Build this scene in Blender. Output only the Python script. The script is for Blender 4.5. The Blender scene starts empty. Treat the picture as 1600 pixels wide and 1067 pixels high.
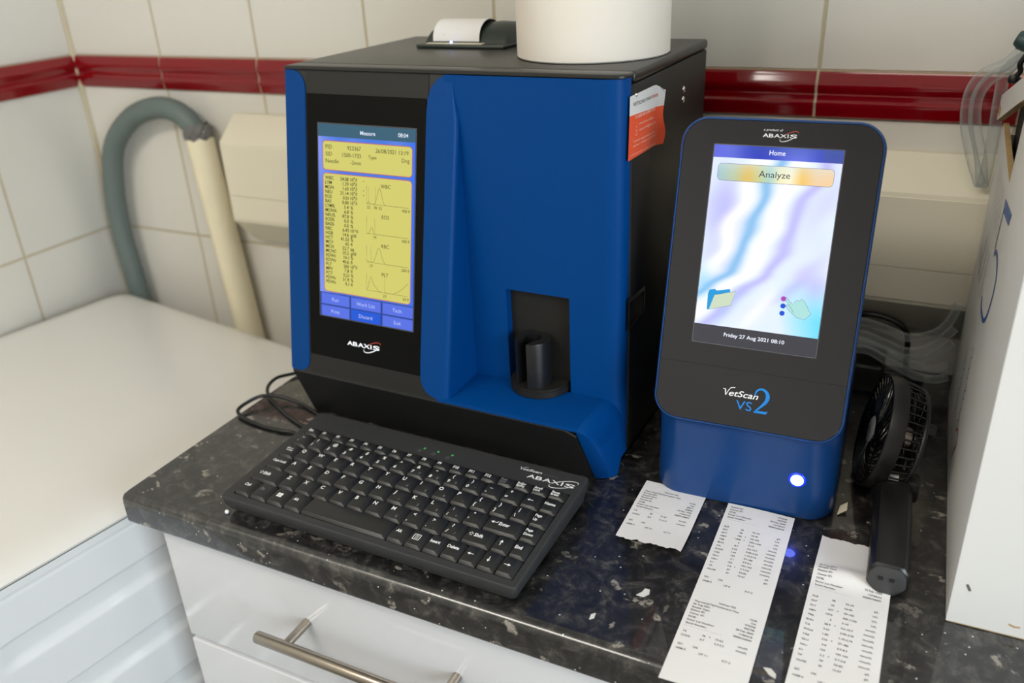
import bpy, bmesh, math, random
from mathutils import Matrix, Vector
random.seed(7)
PI = math.pi
SC = bpy.context.scene
COL = SC.collection

# ------------------------------------------------------------------ camera
def make_camera():
    yaw, pitch, roll, f = 0.4764, 0.4477, -0.0508, 1333.8
    fwd = Vector((-math.sin(yaw)*math.cos(pitch), math.cos(yaw)*math.cos(pitch), -math.sin(pitch)))
    r0 = Vector((math.cos(yaw), math.sin(yaw), 0)); u0 = r0.cross(fwd)
    r = math.cos(roll)*r0 + math.sin(roll)*u0
    u = -math.sin(roll)*r0 + math.cos(roll)*u0
    cam = bpy.data.cameras.new('camera'); ob = bpy.data.objects.new('camera', cam); COL.objects.link(ob)
    m = Matrix((r, u, -fwd)).transposed().to_4x4(); m.translation = Vector((0.6745, -0.4452, 0.485))
    ob.matrix_world = m
    cam.sensor_fit = 'HORIZONTAL'; cam.sensor_width = 36.0; cam.lens = f/1600*36
    cam.clip_start = 0.02
    cam.dof.use_dof = True; cam.dof.focus_distance = 0.74; cam.dof.aperture_fstop = 4.5
    SC.camera = ob
make_camera()

# ------------------------------------------------------------------ light
vs = SC.view_settings
SC.display_settings.display_device = 'sRGB'
vs.view_transform = 'Standard'; vs.look = 'None'; vs.exposure = 0.0; vs.gamma = 1.0
vs.use_curve_mapping = False
SC.cycles.max_bounces = 10; SC.cycles.transparent_max_bounces = 40
SC.cycles.caustics_reflective = False; SC.cycles.caustics_refractive = False

w = bpy.data.worlds.new('sky'); SC.world = w; w.use_nodes = True
wn = w.node_tree.nodes; bg = wn['Background']
bg.inputs[0].default_value = (0.80, 0.90, 1.0, 1); bg.inputs[1].default_value = 1.6

def area(name, loc, target, sx, sy, power, col):
    l = bpy.data.lights.new(name, 'AREA'); l.shape = 'RECTANGLE'; l.size = sx; l.size_y = sy
    l.energy = power; l.color = col
    o = bpy.data.objects.new(name, l); COL.objects.link(o); o.location = loc
    d = Vector(target) - Vector(loc)
    o.rotation_euler = d.to_track_quat('-Z', 'Y').to_euler()
    return o
area('window_daylight', (2.26, -1.05, 0.60), (0.0, -0.1, -0.1), 1.0, 1.1, 40, (0.80, 0.91, 1.0))
area('ceiling_lamp_light', (-0.28, -1.20, 1.495), (-0.28, -1.20, 0.0), 0.8, 0.5, 18.5, (1.0, 0.95, 0.87))
area('ceiling_lamp_light', (0.66, -0.75, 1.495), (0.66, -0.75, 0.0), 0.5, 0.5, 3.0, (1.0, 0.95, 0.87))  # weak extra lamp, added to brighten trunking and box at the right

# ------------------------------------------------------------------ helpers
def lin(c):
    out = []
    for v in c[:3]:
        v = v/255.0
        out.append(v/12.92 if v <= 0.04045 else ((v+0.055)/1.055)**2.4)
    return out
def rgba(c): return (*lin(c), 1.0)

def mat(name, c, rough=0.5, metal=0.0, coat=0.0, coat_r=0.05, spec=0.5, var=0.06, scale=40, bump=0.0, bscale=400, aniso=0):
    m = bpy.data.materials.new(name); m.use_nodes = True
    nt = m.node_tree; b = nt.nodes['Principled BSDF']
    b.inputs['Roughness'].default_value = rough; b.inputs['Metallic'].default_value = metal
    b.inputs['Coat Weight'].default_value = coat; b.inputs['Coat Roughness'].default_value = coat_r
    b.inputs['Specular IOR Level'].default_value = spec
    tc = nt.nodes.new('ShaderNodeTexCoord')
    no = nt.nodes.new('ShaderNodeTexNoise'); no.inputs['Scale'].default_value = scale; no.inputs['Detail'].default_value = 4
    nt.links.new(tc.outputs['Object'], no.inputs['Vector'])
    mx = nt.nodes.new('ShaderNodeMix'); mx.data_type = 'RGBA'
    l = lin(c)
    mx.inputs[6].default_value = (*[v*(1-var) for v in l], 1); mx.inputs[7].default_value = (*[min(1, v*(1+var)) for v in l], 1)
    nt.links.new(no.outputs['Fac'], mx.inputs[0]); nt.links.new(mx.outputs[2], b.inputs['Base Color'])
    if bump:
        n2 = nt.nodes.new('ShaderNodeTexNoise'); n2.inputs['Scale'].default_value = bscale; n2.inputs['Detail'].default_value = 3
        nt.links.new(tc.outputs['Object'], n2.inputs['Vector'])
        bp = nt.nodes.new('ShaderNodeBump'); bp.inputs['Strength'].default_value = bump; bp.inputs['Distance'].default_value = 0.001
        nt.links.new(n2.outputs['Fac'], bp.inputs['Height']); nt.links.new(bp.outputs['Normal'], b.inputs['Normal'])
    return m

def emit(name, c, strength=1.0, base=(0, 0, 0)):
    m = bpy.data.materials.new(name); m.use_nodes = True
    b = m.node_tree.nodes['Principled BSDF']
    b.inputs['Base Color'].default_value = rgba(base); b.inputs['Roughness'].default_value = 0.25
    b.inputs['Emission Color'].default_value = rgba(c); b.inputs['Emission Strength'].default_value = strength
    return m

def smooth_path(pts, n=8):
    pts = [Vector(p) for p in pts]; out = []
    P = [2*pts[0]-pts[1]] + pts + [2*pts[-1]-pts[-2]]
    for i in range(1, len(P)-2):
        a, b, c, d = P[i-1], P[i], P[i+1], P[i+2]
        for k in range(n):
            t = k/n
            out.append(0.5*((2*b)+(-a+c)*t+(2*a-5*b+4*c-d)*t*t+(-a+3*b-3*c+d)*t**3))
    out.append(pts[-1]); return out

def rr(x0, y0, x1, y1, r, seg=6):
    if not isinstance(r, (tuple, list)): r = (r, r, r, r)   # bl, br, tr, tl
    out = []
    for (cx, cy, rad, a0) in ((x0+r[0], y0+r[0], r[0], PI), (x1-r[1], y0+r[1], r[1], 1.5*PI),
                              (x1-r[2], y1-r[2], r[2], 0), (x0+r[3], y1-r[3], r[3], 0.5*PI)):
        if rad <= 0: out.append((cx, cy)); continue
        for k in range(seg+1):
            a = a0 + 0.5*PI*k/seg
            out.append((cx+rad*math.cos(a), cy+rad*math.sin(a)))
    return out

_tc = {}
def text_mesh(s, bold, shear):
    k = (s, bold, shear)
    if k in _tc: return _tc[k]
    cu = bpy.data.curves.new('t', 'FONT'); cu.body = s; cu.size = 1.0; cu.resolution_u = 3
    cu.offset = bold; cu.shear = shear
    o = bpy.data.objects.new('t', cu); COL.objects.link(o)
    dg = bpy.context.evaluated_depsgraph_get()
    me = o.evaluated_get(dg).to_mesh()
    V = [(v.co.x, v.co.y) for v in me.vertices]; F = [tuple(p.vertices) for p in me.polygons]
    o.evaluated_get(dg).to_mesh_clear()
    bpy.data.objects.remove(o); bpy.data.curves.remove(cu)
    _tc[k] = (V, F); return V, F
_cap = max(y for x, y in text_mesh('H', 0, 0)[0])

class M:
    """mesh collector: everything added ends up in ONE mesh object"""
    def __init__(s): s.bm = bmesh.new(); s.mats = []; s.cl = s.bm.loops.layers.float_color.new('Col'); s.flat = set()
    def mi(s, m):
        if m not in s.mats: s.mats.append(m)
        return s.mats.index(m)
    def face(s, pts, m, F=None, col=None):
        vs_ = [s.bm.verts.new((F @ Vector(p)) if F else p) for p in pts]
        f = s.bm.faces.new(vs_); f.material_index = s.mi(m)
        if col is not None:
            for l in f.loops: l[s.cl] = (*col, 1)
        return f
    def poly(s, p2, m, F, z=0.0): return s.face([(x, y, z) for x, y in p2], m, F)
    def prism(s, p2, z0, z1, m, F=None, cap0=True, cap1=True, m1=None):
        n = len(p2); k = s.mi(m)
        T = (lambda p: F @ Vector(p)) if F else (lambda p: Vector(p))
        a = [s.bm.verts.new(T((x, y, z0))) for x, y in p2]; b = [s.bm.verts.new(T((x, y, z1))) for x, y in p2]
        fs = []
        for i in range(n):
            j = (i+1) % n; fs.append(s.bm.faces.new((a[i], a[j], b[j], b[i])))
        if cap0: fs.append(s.bm.faces.new(a[::-1]))
        if cap1:
            f = s.bm.faces.new(b); fs.append(f)
        for f in fs: f.material_index = k
        if cap1 and m1: fs[-1].material_index = s.mi(m1)
    def loft(s, loops, m, cap0=True, cap1=True, closed=True):
        k = s.mi(m); n = len(loops[0])
        R = [[s.bm.verts.new(p) for p in L] for L in loops]
        for i in range(len(R)-1):
            for j in range(n if closed else n-1):
                q = (j+1) % n
                f = s.bm.faces.new((R[i][j], R[i][q], R[i+1][q], R[i+1][j])); f.material_index = k
        if cap0: s.bm.faces.new(R[0][::-1]).material_index = k
        if cap1: s.bm.faces.new(R[-1]).material_index = k
    def box(s, x0, y0, z0, x1, y1, z1, m, bev=0.0, seg=2, F=None):
        t = bmesh.new()
        bmesh.ops.create_cube(t, size=1.0)
        for v in t.verts: v.co = Vector(((x0+x1)/2+v.co.x*(x1-x0), (y0+y1)/2+v.co.y*(y1-y0), (z0+z1)/2+v.co.z*(z1-z0)))
        if bev: bmesh.ops.bevel(t, geom=t.edges[:], offset=bev, segments=seg, profile=0.5, affect='EDGES')
        s._add(t, m, F)
    def _add(s, t, m, F=None):
        k = s.mi(m); mp = {}
        for v in t.verts: mp[v.index if False else v] = s.bm.verts.new((F @ v.co) if F else v.co)
        for f in t.faces:
            g = s.bm.faces.new([mp[v] for v in f.verts]); g.material_index = k
        t.free()
    def tube(s, path, r, m, n=12, caps=True, radii=None, F=None):
        k = s.mi(m); path = [Vector(p) for p in path]
        if F: path = [F @ p for p in path]
        rings = []; t0 = (path[1]-path[0]).normalized()
        nrm = t0.orthogonal().normalized()
        for i, p in enumerate(path):
            t = (path[min(i+1, len(path)-1)]-path[max(i-1, 0)]).normalized()
            nrm = (nrm - t*nrm.dot(t)).normalized(); b = t.cross(nrm)
            rad = radii[i] if radii else r
            rings.append([s.bm.verts.new(p + rad*(math.cos(2*PI*j/n)*nrm+math.sin(2*PI*j/n)*b)) for j in range(n)])
        for i in range(len(rings)-1):
            for j in range(n):
                q = (j+1) % n
                s.bm.faces.new((rings[i][j], rings[i][q], rings[i+1][q], rings[i+1][j])).material_index = k
        if caps:
            s.bm.faces.new(rings[0][::-1]).material_index = k; s.bm.faces.new(rings[-1]).material_index = k
    def lathe(s, prof, m, F=None, n=40, a0=0, a1=2*PI):
        full = abs(a1-a0-2*PI) < 1e-6; k = s.mi(m); cnt = n if full else n+1
        R = []
        for i in range(cnt):
            a = a0+(a1-a0)*i/n
            R.append([s.bm.verts.new((F @ Vector((r*math.cos(a), r*math.sin(a), h))) if F else (r*math.cos(a), r*math.sin(a), h)) for r, h in prof])
        for i in range(n):
            A, B = R[i], R[(i+1) % cnt]
            for j in range(len(prof)-1):
                s.bm.faces.new((A[j], B[j], B[j+1], A[j+1])).material_index = k
    def disc(s, r, m, F, z=0.0, n=32): s.poly([(r*math.cos(2*PI*i/n), r*math.sin(2*PI*i/n)) for i in range(n)], m, F, z)
    def grid(s, fn, nu, nv, m, col=None):
        k = s.mi(m)
        V = [[s.bm.verts.new(fn(i/nu, j/nv)) for j in range(nv+1)] for i in range(nu+1)]
        for i in range(nu):
            for j in range(nv):
                f = s.bm.faces.new((V[i][j], V[i+1][j], V[i+1][j+1], V[i][j+1])); f.material_index = k
                if col:
                    for l, (a, b) in zip(f.loops, ((i, j), (i+1, j), (i+1, j+1), (i, j+1))): l[s.cl] = (*col(a/nu, b/nv), 1)
    def text(s, t, F, x, y, h, m, w=None, al='l', bold=0.0, shear=0.0, z=0.0002, sx=1.0):
        V, Fs = text_mesh(t, bold, shear)
        if not V: return
        k = h/_cap; xs = [v[0] for v in V]; a, b = min(xs), max(xs)
        kx = k*sx if w is None else w/(b-a)
        W = (b-a)*kx
        ox = {'l': x, 'c': x-W/2, 'r': x-W}[al]
        q = [s.bm.verts.new(F @ Vector((ox+(vx-a)*kx, y+vy*k, z))) for vx, vy in V]
        mi = s.mi(m)
        for f in Fs:
            try: s.bm.faces.new([q[i] for i in f]).material_index = mi
            except ValueError: pass
    def line(s, pts, wd, m, F, z=0.0002, closed=False):
        pts = [Vector((p[0], p[1])) for p in pts]
        n = len(pts); k = s.mi(m); L = []
        for i, p in enumerate(pts):
            a = pts[(i-1) % n] if (closed or i) else p; b = pts[(i+1) % n] if (closed or i < n-1) else p
            d = (b-a).normalized() if (b-a).length else Vector((1, 0)); nn = Vector((-d.y, d.x))*wd/2
            L.append((s.bm.verts.new(F @ Vector((p.x+nn.x, p.y+nn.y, z))), s.bm.verts.new(F @ Vector((p.x-nn.x, p.y-nn.y, z)))))
        for i in range(n if closed else n-1):
            a, b = L[i], L[(i+1) % n]
            s.bm.faces.new((a[1], b[1], b[0], a[0])).material_index = k
    def build(s, name, parent=None, smooth=35, normals=True):
        me = bpy.data.meshes.new(name)
        if normals and not s.flat: pass
        s.bm.to_mesh(me); s.bm.free()
        for m in s.mats: me.materials.append(m)
        if smooth:
            me.polygons.foreach_set('use_smooth', [True]*len(me.polygons))
            me.set_sharp_from_angle(angle=math.radians(smooth))
        o = bpy.data.objects.new(name, me); COL.objects.link(o)
        if parent: o.parent = parent
        return o

def tag(o, label, cat, group=None):
    o['label'] = label; o['category'] = cat
    if group: o['group'] = group
    return o
def thing(name, label, cat, loc=(0, 0, 0), rotz=0.0, group=None):
    o = bpy.data.objects.new(name, None); COL.objects.link(o); o.empty_display_size = 0.02
    o.location = loc; o.rotation_euler = (0, 0, rotz)
    return tag(o, label, cat, group)
def structure(o, label=None):
    o['kind'] = 'structure'
    if label: o['label'] = label
    return o
def frame(o, x, y):
    x = Vector(x).normalized(); z = x.cross(Vector(y)).normalized(); y = z.cross(x)
    m = Matrix((x, y, z)).transposed().to_4x4(); m.translation = Vector(o); return m
XZ = frame((0, 0, 0), (1, 0, 0), (0, 0, 1))        # draws in the x-z plane, facing -y
YZ = frame((0, 0, 0), (0, 1, 0), (0, 0, 1))        # draws in the y-z plane, facing +x
XY = Matrix.Identity(4)

# ------------------------------------------------------------------ materials
black_plastic = mat('black_textured_plastic', (29, 28, 25), 0.5, spec=0.35, bump=0.12, bscale=1500, var=0.12, scale=60)
black_base = mat('black_smooth_plastic', (24, 24, 24), 0.42, var=0.15, scale=30, bump=0.05, bscale=1200)
black_gloss = mat('black_gloss_panel', (6, 6, 5), 0.14, spec=0.12, var=0.2)
black_glass = mat('smoked_black_face', (40, 39, 41), 0.10, spec=0.4, var=0.06)
dark_hole = mat('matt_black', (14, 14, 13), 0.7, var=0.2)
blue_paint = mat('deep_blue_paint', (0, 60, 122), 0.42, coat=0.0, spec=0.12, var=0.05, scale=300, bump=0.06, bscale=1800)
blue_body = mat('satin_blue_casing', (16, 60, 116), 0.28, coat=0.0, spec=0.45, var=0.04, scale=200, bump=0.03, bscale=1800)
key_black = mat('black_keycap', (31, 31, 31), 0.38, bump=0.08, bscale=1800, var=0.15, scale=80)
kbd_case = mat('charcoal_keyboard_case', (47, 47, 48), 0.55, bump=0.1, bscale=1800, var=0.08, scale=70)
white_print = mat('white_print', (235, 235, 235), 0.5)
grey_print = mat('faint_grey_print', (112, 112, 116), 0.5)
red_print = mat('red_print', (200, 70, 55), 0.5)
blue_print = mat('cyan_blue_print', (20, 130, 215), 0.4)
steel = mat('brushed_steel', (170, 160, 148), 0.28, metal=1.0, var=0.05, scale=200)
chrome = mat('chrome', (215, 212, 205), 0.15, metal=1.0)
paper = mat('thermal_paper', (230, 228, 226), 0.55, var=0.015, scale=20)
ink = mat('thermal_ink', (74, 74, 80), 0.6)
roll_paper = mat('soft_white_roll_paper', (224, 216, 204), 0.85, var=0.02, bump=0.05, bscale=900)
white_gloss = mat('white_gloss_laminate', (212, 212, 214), 0.13, coat=0.3, var=0.01)
white_enamel = mat('white_enamel', (226, 227, 227), 0.22, coat=0.25, coat_r=0.1, var=0.012, scale=8)
enamel_top = mat('cream_white_enamel_top', (216, 214, 209), 0.24, coat=0.2, coat_r=0.1, var=0.012, scale=8)
trunk_white = mat('white_plastic_trunking', (228, 221, 200), 0.42, var=0.02, scale=8)
pipe_cream = mat('aged_cream_plastic', (236, 226, 196), 0.45, var=0.05, scale=20)
hose_grey = mat('grey_green_rubber_hose', (100, 112, 108), 0.55, var=0.07, scale=50)
tape_grey = mat('torn_grey_tape', (108, 106, 104), 0.7, var=0.2, scale=90)
card_white = mat('white_printed_cardboard', (218, 216, 212), 0.5, var=0.02, scale=12)
card_brown = mat('brown_corrugated_card', (176, 146, 98), 0.85, var=0.25, scale=180, bump=0.3, bscale=500)
print_blue = mat('blue_box_print', (56, 92, 158), 0.5)
print_dark = mat('dark_box_print', (96, 92, 84), 0.6)
green_dark = mat('dark_green_plastic', (42, 50, 44), 0.4, var=0.1)
rubber_black = mat('black_rubber_cable', (16, 17, 18), 0.4)
fan_black = mat('black_abs_plastic', (24, 24, 25), 0.32, var=0.1, scale=60, bump=0.04, bscale=1500)
fan_dark = mat('glossy_black_ribs', (14, 14, 14), 0.18, coat=0.5)
fan_badge = mat('silver_badge', (196, 194, 190), 0.4)
wall_paint = mat('white_wall_paint', (214, 211, 204), 0.8, var=0.02, scale=6)
floor_mat = mat('grey_vinyl_floor', (120, 116, 110), 0.5, var=0.1, scale=14)
grout_mat = mat('cream_grout', (196, 184, 156), 0.85, var=0.1, scale=150, bump=0.3, bscale=300)
red_tile = mat('oxblood_glazed_tile', (128, 2, 12), 0.10, coat=0.2, coat_r=0.05, var=0.10, scale=25)
crumb_mat = mat('pale_crumb', (215, 205, 185), 0.7)

def clear_tube_material():
    m = bpy.data.materials.new('clear_pvc_tube'); m.use_nodes = True
    nt = m.node_tree; nt.nodes.remove(nt.nodes['Principled BSDF']); out = nt.nodes['Material Output']
    lw = nt.nodes.new('ShaderNodeLayerWeight'); lw.inputs['Blend'].default_value = 0.35
    tr = nt.nodes.new('ShaderNodeBsdfTransparent'); tr.inputs[0].default_value = (0.93, 0.94, 0.94, 1)
    gl = nt.nodes.new('ShaderNodeBsdfPrincipled'); gl.inputs['Base Color'].default_value = rgba((196, 200, 200)); gl.inputs['Roughness'].default_value = 0.08
    rp = nt.nodes.new('ShaderNodeMapRange'); rp.inputs['To Min'].default_value = 0.08; rp.inputs['To Max'].default_value = 0.70
    mx = nt.nodes.new('ShaderNodeMixShader')
    nt.links.new(lw.outputs['Facing'], rp.inputs['Value']); nt.links.new(rp.outputs[0], mx.inputs[0])
    nt.links.new(tr.outputs[0], mx.inputs[1]); nt.links.new(gl.outputs[0], mx.inputs[2]); nt.links.new(mx.outputs[0], out.inputs[0])
    return m
clear_tube = clear_tube_material()

def glass_pane_material():
    m = bpy.data.materials.new('window_glass'); m.use_nodes = True
    nt = m.node_tree; nt.nodes.remove(nt.nodes['Principled BSDF']); out = nt.nodes['Material Output']
    tr = nt.nodes.new('ShaderNodeBsdfTransparent'); gl = nt.nodes.new('ShaderNodeBsdfGlossy'); gl.inputs['Roughness'].default_value = 0.02
    mx = nt.nodes.new('ShaderNodeMixShader'); mx.inputs[0].default_value = 0.08
    nt.links.new(tr.outputs[0], mx.inputs[1]); nt.links.new(gl.outputs[0], mx.inputs[2]); nt.links.new(mx.outputs[0], out.inputs[0])
    return m

def worktop_material():
    m = bpy.data.materials.new('black_granite_laminate'); m.use_nodes = True
    nt = m.node_tree; N = nt.nodes; L = nt.links; b = N['Principled BSDF']
    tc = N.new('ShaderNodeTexCoord')
    def noise(scale, det, dist=0.0, rough=0.6):
        n = N.new('ShaderNodeTexNoise'); n.inputs['Scale'].default_value = scale; n.inputs['Detail'].default_value = det
        n.inputs['Distortion'].default_value = dist; n.inputs['Roughness'].default_value = rough
        L.new(tc.outputs['Object'], n.inputs['Vector']); return n
    def ramp(src, pts):
        r = N.new('ShaderNodeValToRGB'); e = r.color_ramp.elements
        while len(e) < len(pts): e.new(0.5)
        for k, (p, c) in enumerate(pts): e[k].position = p; e[k].color = c
        L.new(src, r.inputs[0]); return r
    def mix(a, bcol, f, mode='MIX'):
        x = N.new('ShaderNodeMix'); x.data_type = 'RGBA'; x.blend_type = mode
        if hasattr(f, 'is_linked'): L.new(f, x.inputs[0])
        else: x.inputs[0].default_value = f
        for s_, v in ((6, a), (7, bcol)):
            if hasattr(v, 'is_linked'): L.new(v, x.inputs[s_])
            else: x.inputs[s_].default_value = v
        return x.outputs[2]
    n1 = noise(62, 12, 0.5, 0.76)
    base = ramp(n1.outputs['Fac'], [(0.38, rgba((16, 16, 17))), (0.50, rgba((33, 32, 32))), (0.58, rgba((58, 56, 53))), (0.70, rgba((98, 94, 88)))])
    # pale elongated flakes
    mp = N.new('ShaderNodeMapping'); mp.inputs['Scale'].default_value = (44, 74, 60); mp.inputs['Rotation'].default_value = (0, 0, 0.5)
    wob = noise(30, 4, 0.5)
    ad = N.new('ShaderNodeMix'); ad.data_type = 'VECTOR'; ad.inputs[0].default_value = 0.045
    L.new(tc.outputs['Object'], ad.inputs[4]); L.new(wob.outputs['Color'], ad.inputs[5])
    L.new(ad.outputs[1], mp.inputs['Vector'])
    vo = N.new('ShaderNodeTexVoronoi'); vo.inputs['Scale'].default_value = 1.0; L.new(mp.outputs[0], vo.inputs['Vector'])
    near = ramp(vo.outputs['Distance'], [(0.26, (1, 1, 1, 1)), (0.34, (0, 0, 0, 1))])
    sep = N.new('ShaderNodeSeparateColor'); L.new(vo.outputs['Color'], sep.inputs[0])
    pick = ramp(sep.outputs[0], [(0.66, (0, 0, 0, 1)), (0.84, (1, 1, 1, 1))])
    mk = N.new('ShaderNodeMath'); mk.operation = 'MULTIPLY'; L.new(near.outputs[0], mk.inputs[0]); L.new(pick.outputs[0], mk.inputs[1])
    brk = ramp(noise(160, 5, 0.4).outputs['Fac'], [(0.42, (0.05, 0.05, 0.05, 1)), (0.54, (1, 1, 1, 1))])
    mk2 = N.new('ShaderNodeMath'); mk2.operation = 'MULTIPLY'; L.new(mk.outputs[0], mk2.inputs[0]); L.new(brk.outputs[0], mk2.inputs[1])
    c1 = mix(base.outputs[0], rgba((140, 134, 124)), mk2.outputs[0])
    # tiny white specks
    v2 = N.new('ShaderNodeTexVoronoi'); v2.inputs['Scale'].default_value = 240; L.new(tc.outputs['Object'], v2.inputs['Vector'])
    s2 = N.new('ShaderNodeSeparateColor'); L.new(v2.outputs['Color'], s2.inputs[0])
    g1 = ramp(v2.outputs['Distance'], [(0.12, (1, 1, 1, 1)), (0.2, (0, 0, 0, 1))]); g2 = ramp(s2.outputs[1], [(0.955, (0, 0, 0, 1)), (0.965, (1, 1, 1, 1))])
    mk3 = N.new('ShaderNodeMath'); mk3.operation = 'MULTIPLY'; L.new(g1.outputs[0], mk3.inputs[0]); L.new(g2.outputs[0], mk3.inputs[1])
    c2 = mix(c1, rgba((205, 205, 205)), mk3.outputs[0])
    L.new(c2, b.inputs['Base Color'])
    b.inputs['Roughness'].default_value = 0.28; b.inputs['Coat Weight'].default_value = 0.9; b.inputs['Coat Roughness'].default_value = 0.03; b.inputs['Coat IOR'].default_value = 1.45
    bp = N.new('ShaderNodeBump'); bp.inputs['Strength'].default_value = 0.10; bp.inputs['Distance'].default_value = 0.0005
    L.new(noise(300, 2).outputs['Fac'], bp.inputs['Height']); L.new(bp.outputs[0], b.inputs['Normal'])
    return m
worktop_mat = worktop_material()

# wall tile layout, shared by geometry and material
YW = 0.5527; XL = -0.622
TW, TH = 0.1945, 0.2409
GX = -0.4257; ZB, ZT, ZG = 0.2868, 0.3345, 0.0459
def tile_material(name, axis, g0, pitch):
    m = bpy.data.materials.new(name); m.use_nodes = True
    nt = m.node_tree; N = nt.nodes; L = nt.links; b = N['Principled BSDF']
    geo = N.new('ShaderNodeNewGeometry'); sx = N.new('ShaderNodeSeparateXYZ'); L.new(geo.outputs['Position'], sx.inputs[0])
    def math_(op, a, b_=None):
        n = N.new('ShaderNodeMath'); n.operation = op
        for i, v in enumerate((a, b_)):
            if v is None: continue
            if hasattr(v, 'is_linked'): L.new(v, n.inputs[i])
            else: n.inputs[i].default_value = v
        return n.outputs[0]
    def band(src, off, p):
        t = math_('DIVIDE', math_('SUBTRACT', src, off), p)
        fr = math_('SUBTRACT', t, math_('FLOOR', math_('ADD', t, 0.5)))
        return math_('MULTIPLY', math_('ABSOLUTE', fr), p)      # distance to the nearest joint
    dh = band(sx.outputs[axis], g0, pitch)
    below = band(sx.outputs[2], ZB, TH); above = band(sx.outputs[2], ZT, TH)
    up = math_('GREATER_THAN', sx.outputs[2], (ZB+ZT)/2)
    dv = math_('ADD', math_('MULTIPLY', up, above), math_('MULTIPLY', math_('SUBTRACT', 1.0, up), below))
    d = math_('MINIMUM', dh, dv)
    no = N.new('ShaderNodeTexNoise'); no.inputs['Scale'].default_value = 120; L.new(geo.outputs['Position'], no.inputs['Vector'])
    d = math_('ADD', d, math_('MULTIPLY', math_('SUBTRACT', no.outputs['Fac'], 0.5), 0.0012))
    mr = N.new('ShaderNodeMapRange'); mr.interpolation_type = 'SMOOTHSTEP'
    L.new(d, mr.inputs['Value']); mr.inputs['From Min'].default_value = 0.0012; mr.inputs['From Max'].default_value = 0.0026
    n2 = N.new('ShaderNodeTexNoise'); n2.inputs['Scale'].default_value = 5; n2.inputs['Detail'].default_value = 3; L.new(geo.outputs['Position'], n2.inputs['Vector'])
    tl = N.new('ShaderNodeMix'); tl.data_type = 'RGBA'; tl.inputs[6].default_value = rgba((212, 208, 198)); tl.inputs[7].default_value = rgba((220, 216, 207))
    L.new(n2.outputs['Fac'], tl.inputs[0])
    mx = N.new('ShaderNodeMix'); mx.data_type = 'RGBA'; mx.inputs[6].default_value = rgba((186, 174, 146))
    L.new(mr.outputs[0], mx.inputs[0]); L.new(tl.outputs[2], mx.inputs[7]); L.new(mx.outputs[2], b.inputs['Base Color'])
    rg = N.new('ShaderNodeMapRange'); L.new(mr.outputs[0], rg.inputs['Value']); rg.inputs['To Min'].default_value = 0.85; rg.inputs['To Max'].default_value = 0.14
    L.new(rg.outputs[0], b.inputs['Roughness'])
    bp = N.new('ShaderNodeBump'); bp.inputs['Strength'].default_value = 0.6; bp.inputs['Distance'].default_value = 0.0012
    L.new(mr.outputs[0], bp.inputs['Height']); L.new(bp.outputs[0], b.inputs['Normal'])
    return m
tile_back = tile_material('white_glazed_tiles_back', 0, GX, TW)
tile_left = tile_material('white_glazed_tiles_left', 1, 0.3696, TW)

# ------------------------------------------------------------------ room
ZF, ZC = -0.87, 1.53; XR, YF = 2.3, -2.42
def slab(name, x0, y0, z0, x1, y1, z1, m, label):
    k = M(); k.box(x0, y0, z0, x1, y1, z1, m); return structure(k.build(name, smooth=0), label)
slab('wall_back', XL-0.1, YW, ZF, XR+0.1, YW+0.1, ZC, tile_back, 'white tiled back wall behind the worktop')
k = M(); k.box(XL-0.1, 0.275, ZF, XL, YW, ZC, tile_left); k.box(XL-0.2, YF, ZF, XL-0.1, 0.275, ZC, tile_left)
structure(k.build('wall_left', smooth=0), 'white tiled side wall at the left, set back towards the front')
slab('floor', XL-0.2, YF-0.1, ZF-0.1, XR+0.1, YW+0.1, ZF, floor_mat, 'grey vinyl floor')
slab('ceiling', XL-0.2, YF-0.1, ZC, XR+0.1, YW+0.1, ZC+0.1, wall_paint, 'white ceiling')
slab('wall_front', XL-0.2, YF-0.1, ZF, XR+0.1, YF, ZC, wall_paint, 'white painted wall behind the viewer')
k = M()
WY0, WY1, WZ0, WZ1 = -1.62, -0.48, 0.00, 1.20
for a in ((YF, ZF, WY0, ZC), (WY1, ZF, YW, ZC), (WY0, ZF, WY1, WZ0), (WY0, WZ1, WY1, ZC)):
    k.box(XR, a[0], a[1], XR+0.1, a[2], a[3], wall_paint)
structure(k.build('wall_right', smooth=0), 'white painted wall with the window at the right')
win = structure(thing('window_1', 'white framed window in the right wall', 'window', (XR+0.06, WY0, WZ0)))
k = M(); fw = 0.05; W_, H_ = WY1-WY0, WZ1-WZ0
for a in ((0, 0, W_, fw), (0, H_-fw, W_, H_), (0, fw, fw, H_-fw), (W_-fw, fw, W_, H_-fw), (W_/2-fw/2, fw, W_/2+fw/2, H_-fw)):
    k.box(-0.03, a[0], a[1], 0.02, a[2], a[3], white_enamel, 0.004)
k.build('window_frame', win)
k = M(); k.box(0.0, fw, fw, 0.004, W_-fw, H_-fw, glass_pane_material()); k.build('window_pane', win, smooth=0)

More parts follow.
